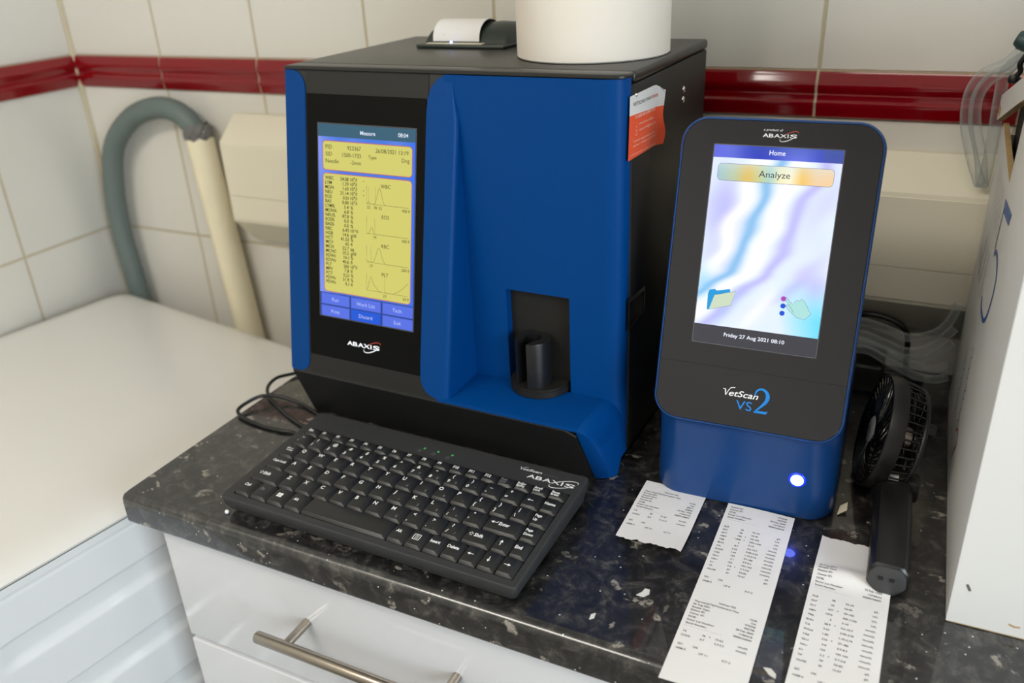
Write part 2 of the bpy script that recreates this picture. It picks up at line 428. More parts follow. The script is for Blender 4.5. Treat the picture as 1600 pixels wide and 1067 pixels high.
# red border tiles with two raised ridges
RED_PROF = [(0, 0.0), (0.004, 0.0), (0.0055, 0.003), (0.0065, 0.009), (0.0085, 0.0125), (0.0085, 0.016), (0.006, 0.0185), (0.0055, 0.022), (0.006, 0.0235),
            (0.0055, 0.025), (0.0075, 0.029), (0.009, 0.033), (0.0085, 0.0365), (0.0065, 0.040), (0.0055, 0.0445), (0.004, 0.0477), (0, 0.0477)]
def border_row(name, place, starts, L0, label):
    k = M()
    for s0 in starts:
        length = L0 if not isinstance(L0, dict) else L0[s0]
        loops = [[place(s0+t, d, ZB+z) for d, z in RED_PROF] for t in (0.0015, length-0.0015)]
        k.loft(loops, red_tile)
        # the joint between two border tiles
        loops = [[place(s0+t, d*0.75, ZB+z) for d, z in RED_PROF] for t in (-0.0016, 0.0016)]
        k.loft(loops, grout_mat)
    return structure(k.build(name), label)
border_row('trim_1', lambda s, d, z: (s, YW-d, z), [GX+TW*i for i in range(-1, 14)], TW, 'red glazed border tiles along the back wall')
border_row('trim_2', lambda s, d, z: (XL+d, s, z), [0.3696, 0.2765], {0.3696: YW-0.3696-0.002, 0.2765: 0.3696-0.2765}, 'red glazed border tiles along the left wall')
k = M()
pth = []; rad = []
for i in range(60):
    z = -0.3+i*0.014; pth.append((XL+0.002, YW-0.002, z)); rad.append(0.0036+random.uniform(-0.0005, 0.0006)+(0.0035+random.uniform(-0.001, 0.0015) if ZB-0.005 < z < ZT+0.005 else 0))
k.tube(pth, 0.006, grout_mat, 8, radii=rad); structure(k.build('trim_3'), 'rough cream grout bead in the wall corner')

# ceiling lamp of the room, plus a small one added to brighten the right
lamp_glow = emit('lamp_diffuser_glow', (255, 244, 226), 3.0)
for lx, ly, hx, hy, lab in ((-0.28, -1.20, 0.45, 0.28, 'larger white ceiling light panel above the left of the room'), (0.66, -0.75, 0.30, 0.28, 'small square ceiling light panel added to brighten the right of the worktop')):
    cl = thing('ceiling_light', lab, 'light', (lx, ly, ZC))
    k = M(); k.box(-hx, -hy, -0.025, hx, hy, -0.001, white_enamel, 0.004); k.build('lamp_frame', cl)
    k = M(); k.box(-hx+0.03, -hy+0.03, -0.027, hx-0.03, hy-0.03, -0.0245, lamp_glow); k.build('lamp_diffuser', cl, smooth=0)

# ------------------------------------------------------------------ worktop and cabinet
CT = 0.034
k = M()
r = 0.010
prof = [(YW-0.001, -CT), (0.004, -CT)]
prof += [(0.004-0.004*math.sin(a*PI/8), -CT+0.004-0.004*math.cos(a*PI/8)) for a in range(1, 5)]
prof += [(r-r*math.cos(a*PI/16), -r+r*math.sin(a*PI/16)) for a in range(0, 9)]
prof += [(YW-0.001, 0.0)]
xs = [0.0, 0.0012, 1.55]
loops = []
for x, ins in ((0.0, 0.0012), (0.0012, 0.0), (1.55, 0.0)):
    loops.append([(x, min(max(y, ins), YW-0.001), min(max(z, -CT+ins), -ins)) for y, z in prof])
k.loft(loops, worktop_mat)
wt = k.build('worktop', smooth=30)
tag(wt, 'black speckled granite-look worktop with rounded front edge', 'worktop')

cab = thing('drawer_cabinet', 'white glossy drawer unit with steel bar handle under the worktop', 'cabinet', (0.02, 0.02, 0))
CW = 0.56
k = M(); k.box(0.0005, 0.019, -0.72, CW-0.0005, 0.52, -CT-0.0005, white_gloss, 0.001); k.build('carcass', cab)
k = M(); k.box(0.002, 0.05, ZF, CW-0.002, 0.50, -0.7201, white_gloss); k.build('plinth', cab)
def drawer(z0, z1, handle):
    k = M(); k.box(0, 0, z0, CW, 0.0185, z1, white_gloss, 0.0018, 3); d = k.build('drawer', cab)
    if handle:
        k = M()
        k.tube([(0.1425, -0.035, handle), (0.144, -0.035, handle), (0.402, -0.035, handle), (0.4035, -0.035, handle)], 0.006, steel, 24, radii=[0.005, 0.006, 0.006, 0.005])
        for x in (0.176, 0.343): k.tube([(x, -0.033, handle), (x, 0.0, handle)], 0.0046, steel, 20)
        h = k.build('handle', d); h['label'] = 'brushed steel bar handle'
drawer(-0.1925, -CT-0.004, -0.109)
drawer(-0.448, -0.1985, -0.275)
drawer(-0.715, -0.454, -0.53)

# ------------------------------------------------------------------ tumble dryer at the left
DA = math.radians(-9.5)
dry = thing('tumble_dryer', 'white tumble dryer with ribbed side panel standing in the tiled corner', 'appliance', (0.015, 0.40, 0), DA)
DW, DD = 0.60, 0.60
def ring(ins, z): return [(x, y, z) for x, y in rr(-DW+ins, -DD+ins, -ins, -ins, 0.03, 6)]
k = M(); k.loft([ring(0.004, -0.0635), ring(0.0005, -0.0625), ring(0, -0.0600), ring(0.003, -0.0570), ring(0.010, -0.0535), ring(0.020, -0.0512), ring(0.034, -0.0503), ring(0.040, -0.0500)], enamel_top)
k.build('lid', dry, smooth=50)
k = M(); k.box(-DW+0.012, -DD+0.012, ZF+0.02, -0.012, -0.006, -0.0637, white_enamel, 0.006); k.build('body', dry)
k = M()
def side_fn(u, v):
    y = -DD+0.02 + (DD-0.03)*u; z = -0.064 - (0.80-0.064)*v
    d = 0.0
    d -= 0.0012*math.exp(-((z+0.0755)/0.0012)**2)                 # crease below the lid
    if z < -0.10:
        ph = (-0.1225 - z) / 0.0875; i = math.floor(ph); t = (ph-i)*0.0875     # distance below the upper edge of a groove
        e = max(0.0, min(1.0, (y+0.525+0.012)/0.03)) * max(0.0, min(1.0, (-0.02-y)/0.02))
        if i >= 0 or t > 0.0:
            g = min(1.0, max(0.0, t/0.004)) if t < 0.02 else min(1.0, max(0.0, (0.036-t)/0.013))
            if i < 0 or i > 7: g = 0
            g = g*g*(3-2*g); e = e*e*(3-2*e)
            d -= 0.006*g*e
    return (-0.001+d, y, z)
k.grid(side_fn, 90, 420, white_enamel)
sp = k.build('side_panel', dry, smooth=60); sp['label'] = 'pressed side panel with horizontal grooves'

# ------------------------------------------------------------------ waste pipe, hose, trunking
k = M()
p0, p1 = Vector((-0.352, 0.5265, 0.231)), Vector((-0.285, 0.5265, -0.60))
ax = (p1-p0).normalized()
def pipe_ring(t, r_, n=28):
    c = p0+ax*t; a = ax.orthogonal().normalized(); b = ax.cross(a)
    return [c+r_*(math.cos(2*PI*i/n)*a+math.sin(2*PI*i/n)*b) for i in range(n)]
Lp = (p1-p0).length
k.loft([pipe_ring(0.06, 0.018), pipe_ring(0.0, 0.0185), pipe_ring(0.0, 0.0205), pipe_ring(0.002, 0.021), pipe_ring(0.10, 0.0215), pipe_ring(Lp, 0.022)], pipe_cream, cap0=False)
tag(k.build('standpipe', smooth=60), 'cream plastic waste standpipe leaning against the tiled wall', 'pipe')
hose = thing('drain_hose', 'grey green rubber drain hose hooked into the cream standpipe', 'hose', (-0.59, 0.5265, -0.3))
def hp(p): return (p[0]+0.59, p[1]-0.5265, p[2]+0.3)
pts = [(-0.575, 0.5265, -0.30), (-0.570, 0.5265, -0.14), (-0.576, 0.5265, -0.04), (-0.580, 0.5265, 0.05), (-0.571, 0.5265, 0.125), (-0.546, 0.5265, 0.195), (-0.49, 0.5265, 0.243),
       (-0.43, 0.5265, 0.262), (-0.385, 0.5265, 0.257), (-0.358, 0.5265, 0.235), (-0.350, 0.5265, 0.205), (-0.347, 0.5265, 0.17)]
k = M(); pth = [hp(p) for p in smooth_path(pts, 10)]
k.tube(pth, 0.0165, hose_grey, 20, radii=[0.0165+0.0004*(i % 2) for i in range(len(pth))]); 
for i in range(len(pth)):
    pass
k.build('hose_tube', hose, smooth=60)
k = M(); loops = []
n = 26
for t, rr_ in ((-0.004, 0.0222), (0.001, 0.0228), (0.007, 0.0222), (0.012, 0.0205), (0.017, 0.0172)):
    c = Vector((-0.352+0.0003, 0.5265, 0.224+t)); loops.append([Vector(hp((c.x+rr_*math.cos(2*PI*i/n)*(1+random.uniform(-0.07, 0.07)), c.y+rr_*math.sin(2*PI*i/n)*(1+random.uniform(-0.07, 0.07)), c.z+random.uniform(-0.0025, 0.0025)))) for i in range(n)])
k.loft(loops, tape_grey, cap0=False, cap1=False); k.build('tape_wrap', hose, smooth=0)['label'] = 'torn tape wrapped where hose enters pipe'

tr = thing('cable_trunking', 'white plastic dado trunking running along the tiled back wall', 'trunking', (-0.285, YW, 0.155))
TX1 = 1.9
def tprof(ins, z0=0): return [(YW-0.0005, 0.057), (YW-0.010, 0.057), (0.5035, 0.1000), (0.5027, 0.1035), (0.5027, 0.2190), (0.5035, 0.2225), (YW-0.010, 0.2560), (YW-0.0005, 0.2560)]
def tl(x, y, z): return (x+0.285, y-YW, z-0.155)
k = M(); L0 = [tl(-0.2850, y, z) for y, z in tprof(0)]; L1 = [tl(TX1, y, z) for y, z in tprof(0)]
k.loft([L0, L1], trunk_white); k.build('trunking_body', tr, smooth=20)
k = M(); k.box(-0.2835+0.285, 0.5012-YW, 0.105-0.155, TX1+0.285, 0.5026-YW, 0.1410-0.155, trunk_white, 0.0005)
k.box(-0.2835+0.285, 0.5012-YW, 0.1416-0.155, TX1+0.285, 0.5026-YW, 0.2180-0.155, trunk_white, 0.0005); k.build('trunking_cover', tr, smooth=20)
k = M(); c = (YW+0.5027)/2
L_ = [[tl(x, c+(y-c)*s, 0.156+(z-0.156)*s) for y, z in tprof(0)] for x, s in ((-0.2880, 0.96), (-0.2875, 1.0), (-0.2851, 1.0))]
k.loft(L_, trunk_white); k.build('end_cap', tr, smooth=20)

# ------------------------------------------------------------------ logo drawing shared by three devices
def maker_logo(k, F, x, y, w_, mw, mr, z=0.0003):
    """wide capitals with an orbit swoosh; x, y = left end of the baseline, w_ = total letter width"""
    h = 0.105*w_; adv = [0, 0.18, 0.335, 0.505, 0.725, 0.80]; wd = [0.175, 0.14, 0.175, 0.20, 0.03, 0.20]
    for ch, a, ww in zip('ABAXIS', adv, wd):
        k.text(ch, F, x+a*w_, y, h, mw, w=ww*w_, bold=0.012, z=z)
    cx, cy, A, B, th = x+0.775*w_, y+0.045*w_, 0.285*w_, 0.10*w_, math.radians(27)
    def arc(t0, t1, m, wmax):
        n = 26; pin = []; pout = []
        for i in range(n+1):
            t = math.radians(t0+(t1-t0)*i/n); wv = wmax*max(0.0, math.sin(PI*i/n))**0.7+0.0008*w_
            for lst, s in ((pout, 1), (pin, -1)):
                ex, ey = (A+s*wv/2)*math.cos(t), (B+s*wv/2)*math.sin(t)
                lst.append((cx+ex*math.cos(th)-ey*math.sin(th), cy+ex*math.sin(th)+ey*math.cos(th)))
        for i in range(n):
            k.poly([pout[i], pout[i+1], pin[i+1], pin[i]], m, F, z)
    arc(-25, 128, mr, 0.016*w_); arc(150, 322, mw, 0.020*w_)

def script_word(k, F, x, y, w_, h, m, z=0.0003, tick=True):
    """the slanted product word"""
    k.text('etScan', F, x+0.17*w_, y, h, m, w=0.83*w_, shear=0.28, bold=0.01, z=z)
    k.line([(x+0.0*w_, y+h*1.0), (x+0.06*w_, y+h*1.02), (x+0.085*w_, y)], h*0.17, m, F, z)
    k.line([(x+0.085*w_, y), (x+0.15*w_, y+h*0.85), (x+0.21*w_, y+h*1.35), (x+0.33*w_, y+h*1.48)], h*0.10, m, F, z)

# ------------------------------------------------------------------ blood analyser (large blue and black machine)
HA = math.radians(-1.2)
hm = thing('blood_analyser', 'large blue and black blood analyser with a yellow touch-screen display', 'analyser', (0.0787, 0.2487, 0), HA)
SL = 0.2036; ZTOP = 0.375
def fy(z): return -(ZTOP-z)*SL
def FS(off=0.0):     # drawing frame on the sloped front: x, z in machine coordinates -> (x, s)
    nrm = Vector((0, -1, SL)).normalized()
    return frame(Vector((0, fy(0), 0))+nrm*off, (1, 0, 0), (0, SL, 1))
KS = math.sqrt(1+SL*SL)
def sz(z): return z*KS
F0 = FS()
# rear housing
k = M(); k.box(0.001, 0.0145, 0.006, 0.360, 0.236, 0.3655, black_plastic, 0.002); 
for x in (0.03, 0.33):
    for y in (0.03, 0.21): k.box(x-0.01, y-0.01, 0.0, x+0.01, y+0.01, 0.0062, dark_hole)
k.build('housing', hm)
# top cover with rolled front edge
top_black = mat('satin_black_top', (30, 28, 25), 0.36, coat=0.1, coat_r=0.25, var=0.12, scale=60, bump=0.06, bscale=1500)
k = M(); k.box(0.0, 0.0175, 0.366, 0.3605, 0.237, 0.3755, top_black, 0.003, 3)
sh = lambda i, z: [(x, y, z) for x, y in rr(0.0+i, -0.0036+i, 0.3598-i, 0.0170, (0.001, 0.012-i, 0.001, 0.001), 8)]
k.loft([sh(0.0006, 0.3718), sh(0.0, 0.3724), sh(0.0, 0.3740), sh(0.0006, 0.3748), sh(0.0018, 0.3753)], top_black)
k.build('top_cover', hm)
# black front shell: sloped face, crease, undercut base
k = M()
def prof(off, zt=0.3716): return [(fy(zt), zt), (fy(0.0660)-0.0005, 0.0660), (-0.0640, 0.0640), (-0.0405, 0.003), (-0.038, 0.0), (0.014, 0.0), (0.014, zt)]
P = prof(0)
k.loft([[(x, y, z) for y, z in P] for x in (0.0015, 0.1860)], black_base)
P2 = [(-0.0045, 0.0660), (fy(0.0660)-0.0005, 0.0660), (-0.0640, 0.0640), (-0.0405, 0.003), (-0.038, 0.0), (0.014, 0.0), (0.014, 0.0660)]
def baseX(z): return 0.3365+0.010*(1-z/0.066)
k.loft([[(0.1855, y, z) for y, z in P2], [(baseX(z)-0.012, y, z) for y, z in P2], [(baseX(z), y+(0.002 if y < -0.03 else 0), z-(0.006 if z > 0.06 else 0)) for y, z in P2]], black_base, cap0=False)
k.build('front_shell', hm, smooth=25)
# upper black brow above the display, lighter textured
k = M(); k.prism(rr(0.0262, sz(0.3502), 0.1690, sz(0.3714), (0, 0, 0, 0)), 0.0, 0.0006, black_plastic, F0); k.build('display_brow', hm)
k = M(); k.prism(rr(0.0262, sz(0.0668), 0.1900, sz(0.0866), 0), 0.0, 0.0006, black_plastic, F0)
k.build('display_sill', hm)
# left blue trim
k = M()
shape = rr(0.0003, sz(0.0662), 0.0250, sz(0.3716), (0.004, 0.013, 0.018, 0.002), 8)
k.prism(shape, -0.004, 0.0012, blue_paint, F0)
k.loft([[(0.0, fy(z)-0.0004, z) for z in (0.0665, 0.3700)]+[(0.0, 0.014, 0.37), (0.0, 0.014, 0.0665)], [(0.003, fy(z)-0.0004, z) for z in (0.0665, 0.3700)]+[(0.003, 0.014, 0.37), (0.003, 0.014, 0.0665)]], blue_paint)
k.build('side_trim', hm, smooth=30)['label'] = 'blue rounded trim at the left edge'
# display panel and screen
k = M(); k.prism(rr(0.0268, sz(0.0872), 0.1672, sz(0.3498), 0.001), 0.0, 0.0009, black_gloss, F0)
maker_logo(k, FS(0.001), 0.0758, sz(0.1047), 0.0407, emit('lit_white_logo', (225, 232, 255), 0.55, (235, 235, 235)), red_print)
k.build('display_panel', hm, smooth=20)
yl = emit('screen_yellow', (214, 208, 108), 0.95); navy = emit('screen_text_dark', (30, 28, 20), 0.4); sw = emit('screen_text_white', (228, 236, 255), 1.0)
hdr = emit('screen_teal_bar', (40, 92, 118), 0.9); edge = emit('screen_orange_line', (206, 92, 100), 0.9)
bt1 = emit('screen_button_blue', (84, 112, 232), 0.95); bt2 = emit('screen_button_bright', (0, 84, 218), 0.95); btg = emit('screen_button_gap', (20, 60, 150), 0.9)
thin = emit('screen_grey_line', (128, 124, 76), 0.8); btx = emit('screen_button_text', (190, 204, 255), 0.95)
def emit_attr(name, strength):
    m = bpy.data.materials.new(name); m.use_nodes = True; nt = m.node_tree; b = nt.nodes['Principled BSDF']
    a = nt.nodes.new('ShaderNodeVertexColor'); a.layer_name = 'Col'
    b.inputs['Base Color'].default_value = (0, 0, 0, 1); b.inputs['Roughness'].default_value = 0.2
    nt.links.new(a.outputs[0], b.inputs['Emission Color']); b.inputs['Emission Strength'].default_value = strength; return m
S0x, S1x, S0z, S1z = 0.0410, 0.1563, 0.1314, 0.3222
SWd = S1x-S0x; SHt = (S1z-S0z)*KS
FSC = FS(0.0012) @ Matrix.Translation((S0x, sz(S0z), 0))
def sxy(u, v): return (u*SWd, (1-v)*SHt)          # v from the top
k = M()
k.prism(rr(-0.0012, -0.0012, SWd+0.0012, SHt+0.0012, 0.0005), -0.0006, -0.0002, mat('screen_bezel_edge', (60, 62, 66), 0.3), FSC)
def bgc(u, v):
    base = Vector((64, 118, 226)); lt = Vector((150, 158, 250)); s_ = 0.5+0.5*math.sin(9*v+5*u)
    q = max(0, 1-u*4); c = base.lerp(lt, 0.8*q*s_+0.25*max(0, math.sin(14*u+3*v))*max(0, 1-abs(v-0.93)*9))
    if u > 0.9: c = base.lerp(Vector((40, 110, 250)), (u-0.9)*10)
    return tuple(lin(c))
k.grid(lambda u, v: FSC @ Vector((u*SWd, v*SHt, 0)), 20, 40, emit_attr('screen_blue_background', 0.95), col=bgc)
def srect(u0, v0, u1, v1, m, z): 
    a = sxy(u0, v1); b = sxy(u1, v0); k.poly([(a[0], a[1]), (b[0], a[1]), (b[0], b[1]), (a[0], b[1])], m, FSC, z)
srect(0, 0, 1, 0.062, hdr, 0.0001)
def stext(t, u, v, h, m=navy, al='l', w=None, bold=0.0): 
    x, y = sxy(u, v); k.text(t, FSC, x, y, h*SHt, m, al=al, w=w, bold=bold, z=0.0003)
stext('Measure', 0.525, 0.043, 0.0185, sw, 'c', bold=0.01); stext('08:04', 0.93, 0.041, 0.0185, sw, 'r', bold=0.01)
for v0, v1 in ((0.083, 0.228), (0.245, 0.864)):
    a = sxy(0.05, v1); b = sxy(0.972, v0)
    shp = rr(a[0], a[1], b[0], b[1], 0.0036, 5); k.poly(shp, yl, FSC, 0.0001); k.line(shp, 0.0007, edge, FSC, 0.00018, closed=True)
stext('PID', 0.08, 0.122, 0.0200); stext('923367', 0.455, 0.122, 0.0195, al='r'); stext('26/08/2021 13:19', 0.935, 0.124, 0.0190, al='r')
stext('SID', 0.08, 0.157, 0.0200); stext('1500-1733', 0.455, 0.157, 0.0195, al='r'); stext('Type', 0.53, 0.157, 0.0175); stext('Dog', 0.945, 0.160, 0.0185, al='r')
stext('Needle', 0.08, 0.192, 0.0200); stext('-2mm', 0.455, 0.192, 0.0195, al='r')
rows = [('WBC', '24.08', '10⁹/l', '+'), ('LYM', '1.29', '10⁹/l', ''), ('MON', '1.63', '10⁹/l', '+'), ('NEU', '21.14', '10⁹/l', '+'), ('EOS', '0.01', '10⁹/l', ''), ('BAS', '0.00', '10⁹/l', ''),
        ('LYM%', '5.4', '%', ''), ('MON%', '6.8', '%', ''), ('NEU%', '87.8', '%', ''), ('EOS%', '0.0', '%', ''), ('BAS%', '0.0', '%', ''), ('RBC', '6.43', '10¹²/l', ''), ('HGB', '14.6', 'g/dl', ''),
        ('HCT', '41.53', '%', ''), ('MCV', '65', 'fl', ''), ('MCH', '22.7', 'pg', ''), ('MCHC', '35.2', 'g/dl', ''), ('RDWc', '16.1', '%', ''), ('RDWs', '40.6', 'fl', ''), ('PLT', '265', '10⁹/l', ''),
        ('MPV', '7.8', 'fl', ''), ('PCT', '0.21', '%', ''), ('PDWc', '31.9', '%', ''), ('PDWs', '9.1', 'fl', '')]
for i, (a, b, c_, d_) in enumerate(rows):
    v = 0.276+i*0.0236
    stext(a, 0.072, v, 0.0165, bold=0.015); stext(b, 0.325, v, 0.0165, al='r', bold=0.015); stext(c_, 0.345, v, 0.0165, bold=0.015)
    if d_: stext(d_, 0.475, v, 0.0125)
def graph(v0, v1, title, curve, marks, right):
    stext(title, 0.71, v0+0.004, 0.018, al='c')
    P = lambda u, h: sxy(0.515+0.43*u, v1-(v1-v0)*h)
    k.line([P(0, 1), P(0, 0), P(1, 0)], 0.00035, thin, FSC, 0.0003)
    for u, t, f in marks:
        stext(t, 0.515+0.43*u, v1+0.024, 0.0145, al='c')
        if f: k.line([P(u, 0), P(u, 0.95)], 0.00022, thin, FSC, 0.00028)
    stext(right, 0.955, v1+0.024, 0.0145, al='r')
    k.line([P(i/60, curve(i/60)) for i in range(61)], 0.0004, thin, FSC, 0.0003)
g_ = lambda u, m_, s_: math.exp(-((u-m_)/s_)**2)
graph(0.290, 0.379, 'WBC', lambda u: 0.95*g_(u, 0.31, 0.07)+0.12*g_(u, 0.05, 0.03), [(0.05, '32', 1), (0.21, '78', 1), (0.33, '92', 0)], '400 fl')
graph(0.443, 0.529, 'EOS', lambda u: 0.42*g_(u, 0.12, 0.04), [(0.20, '79', 1)], '400 fl')
graph(0.590, 0.676, 'RBC', lambda u: 0.92*g_(u, 0.30, 0.085)+0.10*g_(u, 0.0, 0.05), [(0.11, '23', 1)], '200 fl')
graph(0.736, 0.824, 'PLT', lambda u: 0.62*g_(u, 0.10, 0.05)+0.35*g_(u, 0.17, 0.10)+0.75*max(0, (u-0.62)/0.38)**1.6, [(0.45, '23', 1)], '50 fl')
srect(0, 0.872, 1, 1.0, btg, 0.00005)
for u0, u1, v0, v1, t, m in ((0.015, 0.327, 0.877, 0.935, 'Run', bt1), (0.345, 0.665, 0.877, 0.935, 'Work List', bt1), (0.685, 1.0, 0.877, 0.935, 'Tech.', bt1),
                             (0.015, 0.327, 0.943, 1.0, 'Print', bt1), (0.345, 0.665, 0.941, 1.0, 'Discard', bt2), (0.685, 1.0, 0.943, 1.0, 'Exit', bt1)):
    srect(u0, v0, u1, v1, m, 0.0001); stext(t, (u0+u1)/2, (v0+v1)/2+0.010, 0.0195, btx, 'c')
k.build('screen', hm, smooth=0)['label'] = 'lit screen with yellow result panels and blue buttons'

# blue front panel with scooped recess
k = M()
WY = -0.004; FZ = 0.0700; OX0, OX1, OZ1 = 0.2385, 0.3060, 0.1712
PX = 0.1985       # crest of the pillar
# recess back wall with opening (left piece, right piece, above the opening)
def quad(a, b, c_, d_): k.face([a, b, c_, d_], blue_paint)
wl = lambda x, z, y=WY: (x, y, z)
quad(wl(PX, FZ), wl(OX0, FZ), wl(OX0, OZ1), wl(PX, OZ1)); quad(wl(OX1, FZ), wl(0.3415, FZ), wl(0.3415, OZ1), wl(OX1, OZ1))
quad(wl(PX, OZ1), wl(OX0, OZ1), wl(OX0, 0.3715), wl(PX, 0.3715)); quad(wl(OX0, OZ1), wl(OX1, OZ1), wl(OX1, 0.3715), wl(OX0, 0.3715)); quad(wl(OX1, OZ1), wl(0.3415, OZ1), wl(0.3415, 0.3715), wl(OX1, 0.3715))
# opening reveals
D_ = 0.010
quad((OX0, WY, FZ), (OX0, WY+D_, FZ), (OX0, WY+D_, OZ1), (OX0, WY, OZ1)); quad((OX1, WY, FZ), (OX1, WY, OZ1), (OX1, WY+D_, OZ1), (OX1, WY+D_, FZ)); quad((OX0, WY, OZ1), (OX0, WY+D_, OZ1), (OX1, WY+D_, OZ1), (OX1, WY, OZ1))
# right rounded flank above the shelf
fl = [(0.3415, WY), (0.3455, WY+0.0003), (0.3495, WY+0.0012), (0.3530, WY+0.0030), (0.3560, WY+0.0060), (0.3578, WY+0.0105), (0.3580, 0.0144)]
k.loft([[(x, y, z) for z in (0.012, 0.3715)] for x, y in fl], blue_paint, cap0=False, cap1=False, closed=False)
k.face([(x, y, 0.3715) for x, y in fl]+[(0.3415, 0.0144, 0.3715)], blue_paint)
# shelf and its rolled right flank
lip = -0.0645
shelf = [(WY, FZ), (lip+0.002, FZ-0.0012), (lip-0.0002, FZ-0.0022), (lip-0.0004, FZ-0.0040), (lip+0.0006, FZ-0.0050)]
k.loft([[(x if x < 0.3 else (0.3412 if y > -0.03 else 0.3373), y, z) for y, z in shelf] for x in (0.186, 0.34)], blue_paint, cap0=False, cap1=False, closed=False)
def flank(x, dz, dy):
    return [(x, 0.006, FZ-dz), (x, WY, FZ-dz), (x, lip+0.003+dy, FZ-0.0012-dz), (x, lip+dy, FZ-0.0035-dz), (x+0.0, -0.0405+dy*0.8, 0.003), (x, -0.037+dy*0.8, 0.0006), (x, -0.010, 0.012), (x, 0.006, 0.012)]
fls = [(0.0, 0.0, 0.0), (0.003, 0.0006, 0.0006), (0.007, 0.003, 0.0025), (0.0105, 0.008, 0.006), (0.0130, 0.016, 0.011), (0.0140, 0.026, 0.017)]
k.loft([[(baseX(p[2])+0.0006+dx if p[1] < -0.03 else max(baseX(p[2])+0.0006, 0.3410)+dx*1.17, p[1], p[2]) for p in flank(0, dz, dy)] for dx, dz, dy in fls], blue_paint)
# pillar: sloped face with rounded corners, rolled crest, side wall of the recess
zlo, zhi = 0.0672, 0.3716
left = [(0.1930, sz(zhi)), (0.1860, sz(0.3706)), (0.1782, sz(0.3665)), (0.1720, sz(0.3590)), (0.1690, sz(0.3500)), (0.1677, sz(0.3380)), (0.1664, sz(0.0950)), (0.1668, sz(0.0850)), (0.1690, sz(0.0780)), (0.1735, sz(0.0720)), (0.1800, sz(0.0688)), (0.1880, sz(zlo))]
k.prism(left+[(PX-0.0065, sz(zlo)), (PX-0.0045, sz(zhi))], -0.003, 0.0014, blue_paint, F0)
roll = []
zs = [zlo+(zhi-0.0005-zlo)*i/24 for i in range(25)]
for z in zs:
    yf = fy(z)-0.0014
    top = max(0.0, WY-yf)                      # depth of the recess at this height
    x0 = PX-0.0066+0.002*(z-zlo)/(zhi-zlo)
    R = min(0.0065, 0.0006+top*0.9)
    pts_ = [(x0, yf, z)]
    for a in range(1, 7):
        t = a/6*PI/2; pts_.append((x0+R*math.sin(t)*0.0065/max(R, 0.0065), yf+R*(1-math.cos(t)), z))
    pts_.append((PX+0.0006*(1-(z-zlo)/(zhi-zlo)), max(yf+R, WY), z))
    roll.append(pts_)
k.loft(roll, blue_paint, cap0=False, cap1=False, closed=False)
k.box(0.1862, -0.0035, 0.30, 0.1990, 0.012, 0.3712, blue_paint)
bp_ = k.build('blue_panel', hm, smooth=40); bp_['label'] = 'scooped deep blue front panel'
# dark niche behind the opening
k = M(); k.box(OX0-0.002, WY+D_, FZ-0.001, OX1+0.002, 0.0142, OZ1+0.002, black_plastic); k.build('niche_panel', hm, smooth=0)
# tube holder
th = None
k = M(); FB = Matrix.Translation((0.2715, 0.0005, FZ+0.0004)); R_ = 0.0310
cut = [(R_*math.cos(a), R_*math.sin(a)) for a in [PI+math.radians(-12+204*i/40) for i in range(41)]]
cut = [(x, min(y, 0.005)) for x, y in cut]
k.prism(cut, 0, 0.0062, black_plastic, FB); k.prism([(x*0.965, y*0.965) for x, y in cut], 0.0062, 0.0085, black_plastic, FB)
th = k.build('tube_holder_base', hm, smooth=30)
k = M(); FC = Matrix.Translation((0.2690, -0.0095, FZ+0.0089)) @ Matrix.Rotation(math.radians(-108), 4, 'Z')
ro, ri, sw_ = 0.0176, 0.0088, 0.0062
a0 = math.asin(sw_/ro); b0 = math.asin(sw_/ri)
ring_ = [(ro*math.cos(a), ro*math.sin(a)) for a in [a0+(2*PI-2*a0)*i/44 for i in range(45)]]
ring_ += [(ri*math.cos(a), ri*math.sin(a)) for a in [2*PI-b0-(2*PI-2*b0)*i/30 for i in range(31)]]
n_ = len(ring_)
HC = 0.0475
loops = [[FC @ Vector((x, y, 0)) for x, y in ring_], [FC @ Vector((x, y, HC-0.0008)) for x, y in ring_], [FC @ Vector((x*0.985, y*0.985, HC)) for x, y in ring_]]
k.loft(loops, fan_black, cap0=False, cap1=False)
nn = 44
for i in range(nn):          # top face as a strip between outer and inner arc
    t0, t1 = i/nn, (i+1)/nn
    A = lambda t: (ro*0.985*math.cos(a0+(2*PI-2*a0)*t), ro*0.985*math.sin(a0+(2*PI-2*a0)*t)); B = lambda t: (ri*math.cos(b0+(2*PI-2*b0)*t)*0.985, ri*math.sin(b0+(2*PI-2*b0)*t)*0.985)
    k.face([FC @ Vector((*A(t0), HC)), FC @ Vector((*A(t1), HC)), FC @ Vector((*B(t1), HC)), FC @ Vector((*B(t0), HC))], fan_black)
k.lathe([(0.0, 0.003), (0.005, 0.003), (0.0055, 0.002), (0.0055, 0.0)], fan_black, FC, 24)
k.build('tube_cup', hm, smooth=30)['label'] = 'slotted black cup of the tube holder'
